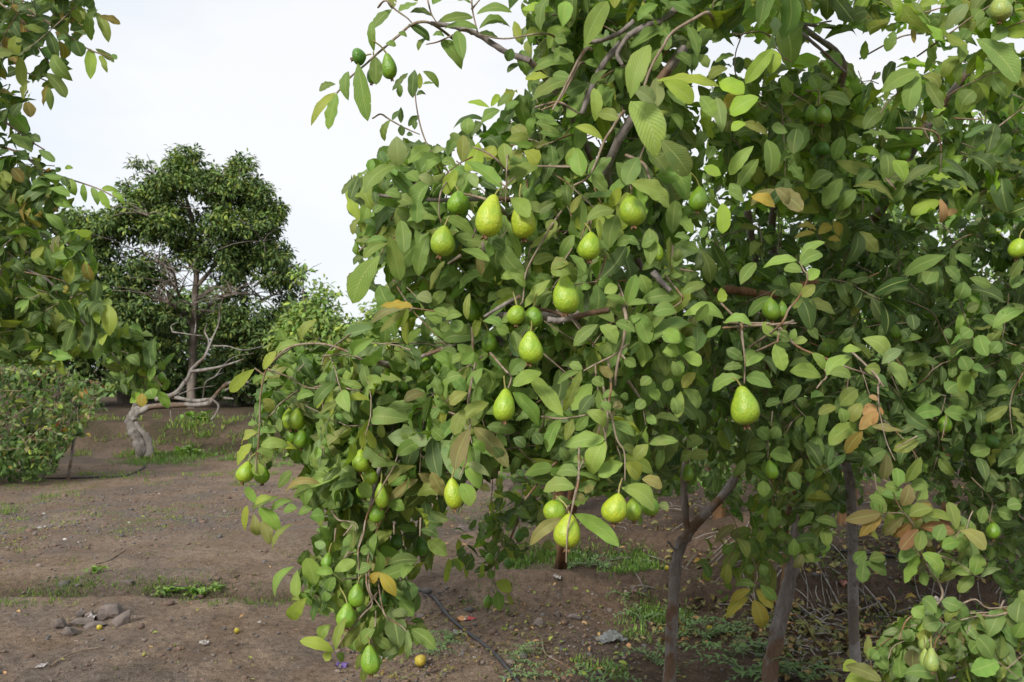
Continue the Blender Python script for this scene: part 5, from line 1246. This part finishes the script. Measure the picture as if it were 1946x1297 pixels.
# ------------------------------------------------------------------ trees farther back
def far_guava(px, d, label, zones, trunk_d=.06, n=160, lm='leaf_far', fork=True, group='guava trees farther back', L0=.10, res='lo', spec={'g': 5, 'd': 6, 'o': .6}, barkm='bark_brown', cut=None):
    b = base_of(px, d); t = Tree(b, label, group=group)
    top = b + [R.uniform(-.2, .2), 0, R.uniform(.7, 1.0)]
    t.limb([b, b + [.03, 0, .35], top], trunk_d, trunk_d * .75, barkm, 'trunk', 10, 16, ridge=.08)
    for k in range(4):
        a = R.uniform(0, 6.28); e = top + [math.cos(a) * R.uniform(.5, 1.2), math.sin(a) * .8, R.uniform(.7, 1.5)]
        t.limb([top - [0, 0, .05], (top + e) / 2 + [R.uniform(-.15, .15), 0, .05], e], trunk_d * .6, trunk_d * .2, barkm, 'branch', 8, 12, ridge=.08)
    for poly, d0, d1, m in zones:
        sprigs(t, poly, d0, d1, m, L0, spec=spec, res=res, pairs=(4, 7), slen=(.18, .4), face=.6, up=1, clip=True)
    t.done(lm)
    return t
far_guava(1362, 8.6, 'brown barked guava tree seen through the fork of the grey trunk', [([(1150, 330), (1420, 260), (1480, 880), (1380, 935), (1180, 930)], 6.6, 9.4, 300)], .075)
far_guava(1606, 8.4, 'brown peeling guava tree leaning behind the straight grey trunk', [([(1420, 200), (1720, 170), (1780, 860), (1640, 930), (1480, 930)], 6.2, 9.0, 330)], .085)
far_guava(1790, 7.4, 'dark bushy guava tree with thin bare stems low down', [([(1680, 190), (2060, 160), (2060, 1040), (1850, 1020), (1700, 900)], 5.4, 7.8, 330)], .05)
far_guava(1060, 9.6, 'shaded guava tree deep behind the fruiting branches', [([(760, 600), (900, 440), (1180, 380), (1220, 900), (1000, 930), (860, 890), (740, 760)], 8.0, 11.0, 330)], .08)
far_guava(1960, 11.5, 'sunlit yellow green guava tree glimpsed through the upper leaves', [([(1500, 230), (1700, 180), (2060, 150), (2060, 620), (1560, 620)], 9.5, 12.5, 210)], .08, spec={'l': 6, 'y': 3, 'g': 3})
# low green shade tree further back, closing the view under the canopy
far_guava(1250, 15, 'far orchard tree closing the shaded gap under the canopy', [([(700, 640), (1600, 560), (1600, 850), (700, 850)], 13.5, 17, 420)], .1, L0=.16)
far_guava(1800, 15, 'far orchard tree behind the bushy tree with bare stems', [([(1560, 380), (2060, 330), (2060, 880), (1560, 870)], 13, 16, 340)], .1, L0=.16)

# low bush at the left edge
bs = Tree(base_of(60, 12.9), 'broad low guava bush with olive and reddish leaves beside the dirt plot', 'bush', name='guava_bush')
BUSH = [(-200, 610), (0, 640), (40, 672), (75, 655), (110, 700), (150, 688), (165, 722), (215, 725), (190, 760), (212, 785), (170, 800), (178, 830), (140, 838), (120, 872), (60, 898), (-200, 905)]
sprigs(bs, BUSH, 11.6, 13.8, 640, .105, res='mid', pairs=(3, 6), slen=(.2, .45), spec={'g': 3, 'd': 8, 'p': 2, 'q': 1.8, 'o': 2, 'n': .35, 'r': .12, 'y': .6}, twr=.006, face=.6, up=1.1)
sprigs(bs, [(-100, 840), (150, 800), (135, 850), (100, 905), (60, 916), (-100, 916)], 12.0, 13.2, 130, .12, pairs=(3, 6), slen=(.2, .45), spec={'g': 4, 'd': 6}, twr=None, up=1.1)
bb = base_of(60, 12.9)
for q in ((132, 872, 150, 800), (60, 890, 40, 760), (84, 885, 110, 740), (20, 890, -30, 740)):
    g0 = base_of(q[0], 12.9); bs.limb([g0, w3((q[0] + q[2]) / 2, (q[1] + q[3]) / 2, 12.9), w3(q[2], q[3], 12.9)], .022, .014, 'bark', 'trunk', 8, 12)
bs.done('leaf_far')

# tall dark tree
def tall_tree():
    d = 24.0
    b = base_of(365, d); b[2] += .0
    t = Tree(b, 'tall dark evergreen tree with a rounded airy crown above the orchard', name='tall_tree')
    def q(px, py, dd=0): return P(px, py, d + dd)
    t.limb([b, q(364, 740), q(366, 680), q(369, 620), q(371, 560), q(374, 500), q(368, 450), q(360, 400), q(345, 350)], .125, .04, 'bark_tall', 'trunk', 14, 60, rough=.2)
    limbs = [((370, 625), (350, 600), (320, 575), (290, 570), .09), ((372, 610), (400, 580), (440, 560), (480, 560), .07), ((374, 545), (410, 500), (430, 440), (440, 380), .08), ((375, 520), (350, 490), (310, 450), (280, 410), .07),
             ((374, 500), (400, 450), (420, 400), (410, 350), .06), ((371, 590), (340, 560), (330, 520), (300, 500), .06), ((372, 570), (420, 540), (470, 500), (500, 460), .06), ((366, 640), (420, 650), (450, 640), (480, 640), .025),
             ((370, 460), (330, 400), (300, 360), (290, 330), .05), ((372, 480), (440, 450), (480, 420), (490, 380), .05), ((369, 600), (300, 540), (240, 500), (200, 470), .06), ((371, 590), (450, 590), (520, 560), (560, 540), .05)]
    ends = []
    for l in limbs:
        z = [0, R.uniform(-.6, .6), R.uniform(-1.4, 1.4), R.uniform(-2.2, 2.2)]
        pts = [q(p[0], p[1], z[i]) for i, p in enumerate(l[:4])]
        t.limb(pts, l[4] * .8, l[4] * .25, 'bark_tall', 'branch', 8, 20, rough=.2)
        sp_ = smooth_path(pts, 10)
        for k in range(3, 10):
            for _ in range(5):
                e = sp_[k] + np.array([R.gauss(0, .5), R.gauss(0, .6), R.gauss(.1, .35)])
                tube(t.twig, [sp_[k], (sp_[k] + e) / 2 + [0, 0, .1], e], .018, .006, 4, n=4); ends.append(e)
    # leaf clumps: crown lobes (px, py, radius px, radius depth m, clumps)
    lobes = [(320, 345, 62, 1.6, 80), (270, 375, 48, 1.3, 50), (375, 350, 60, 1.5, 70), (440, 365, 60, 1.5, 72), (485, 370, 34, 1.0, 34), (495, 420, 40, 1.2, 46), (250, 430, 62, 1.6, 74), (195, 430, 42, 1.4, 50), (170, 480, 40, 1.5, 44), (320, 425, 62, 1.9, 95), (430, 430, 62, 1.8, 90), (505, 480, 48, 1.5, 60),
             (215, 520, 66, 1.9, 80), (290, 520, 50, 1.6, 60), (450, 500, 52, 1.6, 66), (365, 480, 40, 1.6, 36), (520, 400, 22, .8, 20), (140, 415, 26, .8, 18), (585, 560, 26, .8, 20), (270, 320, 24, .7, 14), (460, 315, 24, .7, 14), (540, 540, 50, 1.5, 64), (470, 570, 70, 1.8, 76), (560, 590, 46, 1.4, 60), (250, 590, 64, 1.8, 80), (200, 600, 50, 1.6, 50), (300, 650, 60, 1.6, 46), (450, 640, 60, 1.7, 50), (530, 640, 60, 1.7, 60), (350, 300, 30, .7, 16), (330, 600, 44, 1.8, 40), (415, 605, 44, 1.8, 40), (580, 620, 34, 1.2, 30), (160, 540, 40, 1.3, 40)]
    B = []; D = []; N = []; L = []; C = []
    for lx, ly, lr, ld, m in lobes:
        yel = .45 if ly < 440 else .15
        for _ in range(int(m * 2.5)):
            v = NR.normal(size=3); v /= np.linalg.norm(v); rr = R.random() ** .4
            c = q(lx + v[0] * lr * rr, ly - v[2] * lr * .8 * rr, v[1] * ld * rr)
            if mnoise.noise(Vector(c) * .95) < -.17 - .1 * v[2]: continue
            young = R.random() < yel and v[2] > -.2
            k = R.randint(13, 20)
            for _ in range(k):
                dr = np.array([R.gauss(0, 1), R.gauss(0, 1), R.gauss(-.15, .7)]); dr /= np.linalg.norm(dr)
                p = c + dr * R.uniform(.0, .16)
                B.append(p); D.append(dr + [0, 0, -.35]); N.append((R.gauss(0, .5), R.gauss(-.3, .5), 1)); L.append(R.uniform(.11, .20)); C.append('y' if young and R.random() < .35 else ('g' if young else R.choice('dddgo')))
    B = np.array(B); D = unit(np.array(D)); N = np.array(N); L = np.array(L)
    N = unit(N - D * np.sum(N * D, 1)[:, None])
    c = colour(C, .2); c[:, :3] *= .8
    add_leaves(t.leaf, B, D, N, L, L * NR.uniform(.28, .4, len(L)), c, 'lo', slim=True)
    t.done('leaf_tall', 'bark_tall')
tall_tree()

# a row of darker trees closing the orchard
def mass_tree(px, d, label, lobes, L0=.2, spec='ddddgo', trunk=.16, name='orchard_tree', slim=False, group='trees closing the orchard', twigs=False, barkm='bark_tall', dens=1.0, tr_h=2.0, stuff=False):
    b = base_of(px, d); t = Tree(b, label, group=group, name=name)
    t.limb([b, b + [R.uniform(-.1, .1), 0, tr_h * .5], b + [R.uniform(-.3, .3), 0, tr_h]], trunk, trunk * .7, barkm, 'trunk', 10, 16, ridge=.08)
    B = []; D = []; N = []; L = []; C = []
    for lx, ly, lr, ld, m in lobes:
        c0 = P(lx, ly, d)
        t.limb([b + [0, 0, tr_h * .9], (b + c0) / 2 + [0, 0, .5], c0], trunk * .4, trunk * .1, barkm, 'branch', 6, 10)
        for _ in range(int(m * dens)):
            v = NR.normal(size=3); v /= np.linalg.norm(v); rr = R.random() ** .4
            c = P(lx + v[0] * lr * rr, ly - v[2] * lr * .75 * rr, d + v[1] * ld * rr)
            for _ in range(R.randint(10, 16)):
                dr = np.array([R.gauss(0, 1), R.gauss(0, 1), R.gauss(0, .7)]); dr /= np.linalg.norm(dr)
                B.append(c + dr * R.uniform(0, .2)); D.append(dr + [0, 0, -.3]); N.append((R.gauss(0, .5), R.gauss(-.4, .5), 1)); L.append(R.uniform(.7, 1.3) * L0); C.append(R.choice(spec))
    B = np.array(B); D = unit(np.array(D)); N = np.array(N); L = np.array(L)
    N = unit(N - D * np.sum(N * D, 1)[:, None]); c = colour(C, .22)
    add_leaves(t.leaf, B, D, N, L, L * NR.uniform(.35, .5, len(L)), c, 'lo', slim=slim)
    t.done('leaf_tall', 'bark_tall')
    if stuff:
        t.e['kind'] = 'stuff'
        for k in list(t.e.keys()):
            if k in ('category', 'label', 'group'): del t.e[k]
mass_tree(236, 27, 'dark tree with a thick trunk just left of the tall tree', [(150, 600, 90, 2.2, 130), (230, 640, 80, 2, 120), (260, 700, 60, 1.6, 70), (170, 690, 60, 1.6, 60)], trunk=.2)
mass_tree(318, 30, 'dark tree behind the pale broken tree', [(360, 600, 80, 2, 120), (300, 620, 80, 2, 130), (340, 690, 80, 2, 110), (280, 735, 50, 1.5, 60), (400, 720, 60, 1.5, 80)], trunk=.2)
mass_tree(385, 33, 'dark far tree behind the tall trunk', [(400, 600, 80, 2, 90), (430, 690, 80, 2, 120), (370, 740, 60, 2, 80)], trunk=.18)
mass_tree(450, 26, 'dark spreading tree right of the tall trunk', [(490, 640, 70, 2, 100), (470, 720, 70, 2, 120), (540, 700, 70, 2, 120)], trunk=.15)
mass_tree(560, 28, 'dark tree partly hidden behind the drooping outer branch', [(590, 640, 70, 2, 110), (600, 710, 80, 2, 130), (660, 690, 70, 2, 110), (540, 745, 50, 1.5, 70)], trunk=.15)
mass_tree(120, 24, 'dark tree behind the low guava bush', [(60, 560, 100, 2.2, 130), (100, 660, 90, 2, 130), (20, 680, 90, 2, 130)], trunk=.2)
mass_tree(700, 20, 'leafy tree closing the gap behind the outer branch', [(700, 690, 70, 1.6, 110), (760, 720, 90, 1.8, 130), (860, 740, 100, 1.8, 150)], trunk=.12)
mass_tree(470, 46, 'bright yellow green trees far beyond the trunks', [(430, 700, 40, 2, 70), (480, 690, 30, 2, 50), (520, 700, 40, 2, 60), (300, 715, 60, 2, 70)], spec='lyyg', trunk=.2, L0=.3, name='far_woodland', stuff=True)
mass_tree(590, 17, 'light leafy tree with thin upright shoots beside the outer branch', [(600, 600, 44, 1.0, 46), (560, 640, 50, 1, 60), (640, 640, 50, 1.1, 64), (690, 640, 44, 1, 56), (620, 560, 26, .6, 14), (720, 600, 30, .6, 26), (590, 700, 60, 1.2, 80), (670, 700, 60, 1.2, 70), (560, 740, 50, 1, 60), (575, 520, 16, .4, 5)], L0=.13, spec='ggbboy', trunk=.08, slim=True, group=None, dens=1.1)
mass_tree(900, 40, 'distant row tree along the horizon left', [(100 + 60 * i, 745 + 8 * (i % 2), 46, 2.5, 30) for i in range(14)], trunk=.25, L0=.5, spec='ddgo', name='far_woodland', stuff=True)
mass_tree(1500, 40, 'distant row tree along the horizon right', [(960 + 60 * i, 720 + 10 * (i % 2), 60, 2.5, 36) for i in range(20)], trunk=.25, L0=.5, spec='ddgo', name='far_woodland', stuff=True)

# pale broken tree
dt = Tree(G(272, 866), 'broken dead tree with twisted silvery trunk and bare pale branches', name='dead_tree')
dz = 15.6
def q_(x, y, dd=0): return P(x / 2.594, 450 + y / 2.594, dz + dd)
base = G(274, 868); base[2] -= .05
dt.limb([base, q_(700, 1060), q_(668, 990), q_(645, 910), q_(665, 870), q_(690, 850)],   .115, .07, 'dead', 'trunk', 16, 60, rough=.3, ridge=.14)
dt.limb([q_(735, 1085), q_(740, 1040), q_(725, 990), q_(690, 950), q_(668, 915)], .07, .035, 'dead', 'branch', 9, 20, rough=.3, ridge=.12)
dt.limb([q_(725, 1000), q_(722, 978), q_(732, 970)], .03, .02, 'dead', 'branch', 8, 8)
dt.limb([q_(668, 900), q_(660, 860), q_(676, 800)], .075, .03, 'dead', 'branch', 9, 14, rough=.5)
dt.limb([q_(680, 865), q_(750, 840), q_(850, 832), q_(960, 830), q_(1030, 822), q_(1050, 800)], .06, .032, 'dead', 'branch', 10, 30, rough=.4)
dt.limb([q_(1020, 822), q_(1055, 790), q_(1090, 750), q_(1150, 715), q_(1225, 718)], .032, .022, 'dead', 'branch', 8, 20, rough=.4)
dt.limb([q_(1050, 800), q_(1080, 760), q_(1120, 715)], .028, .015, 'dead', 'branch', 8, 12)
dt.limb([q_(1045, 800), q_(1078, 835), q_(1060, 880), q_(1040, 905)], .022, .012, 'dead', 'branch', 8, 14)
dt.limb([q_(820, 785, .2), q_(880, 795), q_(960, 810), q_(1040, 800)], .04, .025, 'dead', 'branch', 8, 16)
dt.limb([q_(770, 800, .2), q_(860, 775), q_(920, 705), q_(950, 650), q_(1010, 590), q_(1040, 520), q_(1075, 440)], .045, .012, 'dead', 'branch', 9, 34, rough=.4)
dt.limb([q_(945, 665), q_(1020, 655), q_(1110, 635), q_(1200, 605)], .032, .012, 'dead', 'branch', 8, 18, rough=.4)
for ln, r in (("1010,590 1030,520 1010,470 1020,430", .02), ("1040,540 1120,540 1200,560 1300,540", .014), ("1075,440 1085,380 1075,330", .014), ("1000,800 1015,720 1060,690 1100,670", .014), ("880,780 960,750 1060,735", .012), ("850,470 920,480 1000,490", .014),
              ("850,470 845,440 880,420", .01), ("1100,795 1150,800", .028), ("1110,760 1170,730 1230,740", .02), ("960,480 965,430 960,360", .014), ("860,780 920,740 900,700", .01), ("840,840 845,900 870,930", .012), ("880,850 885,900", .012), ("1060,690 1140,600 1250,575", .01)):
    dt.limb([q_(*[float(v) for v in s.split(',')], R.uniform(-.3, .3)) for s in ln.split()], r, r * .5, 'dead', 'branch', 6, 14)
dt.done()

# ------------------------------------------------------------------ weeds with toothed leaves
def thistle(px, py, size, label, group='thistle weeds under the trees'):
    b = G(px, py); t = thing('thistle', b, label, 'weed', group); acc = Acc()
    for i in range(R.randint(5, 8)):
        a = i * 2.4 + R.uniform(-.3, .3); L = size * R.uniform(.8, 1.5); el = R.uniform(.7, 1.4)
        pts = []; hd = np.array([math.cos(a), math.sin(a), 0])
        for k in range(9):
            s = k / 8; e_ = el - s * 1.7
            pts.append((pts[-1] if pts else b + [0, 0, .0]) + (hd * math.cos(e_) + np.array([0, 0, 1]) * math.sin(e_)) * L / 8 * (1 if k else 0))
        tube(acc, pts, L * .016, L * .006, 4, col=(.16, .21, .11, .1))
        side = np.array([-hd[1], hd[0], 0]); B = []; D = []; N = []; Ls = []
        for k in range(1, 9):
            for sg in (-1, 1):
                for h_ in (0,):
                    p = pts[k] if h_ == 0 or k == 8 else (pts[k] + pts[k + 1]) / 2
                    B.append(p); D.append(side * sg + unit(pts[k] - pts[k - 1]) * .5 + np.array([0, 0, R.uniform(-.2, .3)])); N.append((0, 0, 1)); Ls.append(L * .19 * math.sin(math.pi * (k / 8 * .75 + .2)) * R.uniform(.7, 1.2))
        B = np.array(B); Ls = np.array(Ls); C = colour(['g'] * len(B), .12); C[:, :3] = C[:, :3] * .35 + np.array([.16, .28, .12]) * .65
        D = unit(np.array(D)); N = np.array(N, float); N = unit(N - D * np.sum(N * D, 1)[:, None])
        add_leaves(acc, B, D, N, Ls, Ls * .34, C, 'lo', slim=True)
    acc.build('foliage', M['thistle'], t)
TH = [(1310, 1195, .16), (1345, 1215, .15), (1300, 1240, .17), (1345, 1262, .22), (1392, 1250, .20), (1420, 1290, .22), (1310, 1297, .22), (1366, 1305, .2), (1245, 1262, .16), (1215, 1290, .2), (1440, 1240, .12), (1480, 1292, .2), (1530, 1300, .18), (1560, 1285, .13), (1395, 1205, .12), (1270, 1285, .2), (1135, 1305, .16), (1010, 1290, .14), (985, 1260, .10),
      (840, 1230, .12), (855, 1215, .10), (815, 1245, .10), (1085, 1080, .12), (1120, 1078, .14), (1145, 1082, .13), (1185, 1110, .12), (1215, 1095, .12), (1000, 1245, .09), (1220, 1180, .13), (1250, 1175, .12), (1275, 1185, .1), (1290, 1215, .14)]
def th_zone(x, y):
    if x < 900: return 'small thistle weeds beside the black hose near the fallen guava'
    if x < 1030: return 'small thistle weeds on the rubble between hose and hollow'
    if y < 1130: return 'thistle weeds on the grassy rim behind the dusty hollow'
    if x < 1160: return ''
    if x < 1292: return 'thistle weeds between the plastic bag and the forked grey trunk'
    if x < 1400 and y < 1250: return 'upright thistle weeds just right of the forked grey trunk'
    if x < 1430: return 'big thistle weeds between the forked and the slanting trunk'
    return 'arching thistle weeds in front of the slanting grey trunk'
TH = [q for q in TH if q[:2] not in ((1345, 1262), (1310, 1297), (1215, 1290), (1560, 1285), (1270, 1285), (1366, 1305), (1250, 1175), (1300, 1240))]
for x, y, s in TH:
    zone = th_zone(x, y); mates = sorted(q[0] for q in TH if th_zone(q[0], q[1]) == zone); k = mates.index(x)
    words_ = {1: ['only one'], 2: ['left one', 'right one'], 3: ['leftmost', 'middle one', 'rightmost']}.get(len(mates), ['leftmost', 'second from left', 'middle one', 'second from right', 'rightmost'] if len(mates) == 5 else ['leftmost', 'second from left', 'second from right', 'rightmost'])
    thistle(x, y, s * 1.3, words_[k] + ' of the ' + zone if zone else 'thistle weed at the lower edge under the plastic bag')
def leafy(px, py, size, label):
    b = G(px, py); t = thing('broadleaf_weed', b, label, 'weed'); acc = Acc(); m = 22
    a = NR.uniform(0, 6.28, m); B = np.repeat(b[None], m, 0) + np.stack([NR.normal(0, size * .3, m), NR.normal(0, size * .3, m), NR.uniform(0, size * .3, m)], 1)
    D = unit(np.stack([np.cos(a), np.sin(a), NR.uniform(.1, .9, m)], 1)); N = np.stack([NR.normal(0, .2, m), NR.normal(0, .2, m), np.ones(m)], 1); N = unit(N - D * np.sum(N * D, 1)[:, None])
    L = size * NR.uniform(.3, .7, m); add_leaves(acc, B, D, N, L, L * .5, colour(['b' if R.random() < .5 else 'g' for _ in range(m)]), 'mid'); acc.build('foliage', M['grass'], t)
leafy(322, 1132, .13, 'bright leafy weed in the furrow above the stone heap')
leafy(372, 1134, .12, 'low leafy weed in the furrow right of the brighter one')
leafy(410, 1124, .10, 'pale rosette weed in the furrow nearest the hanging leaves')
leafy(180, 1090, .10, 'small leafy weed at the start of the furrow')
leafy(570, 880, .35, 'bright green weed clump beyond the drooping outer branch')
leafy(620, 884, .3, 'second green weed clump beyond the drooping outer branch')
leafy(372, 835, .4, 'green weed on the bank right of the dead trunk')
leafy(355, 858, .35, 'low weed at the foot of the bank beside the dead trunk')
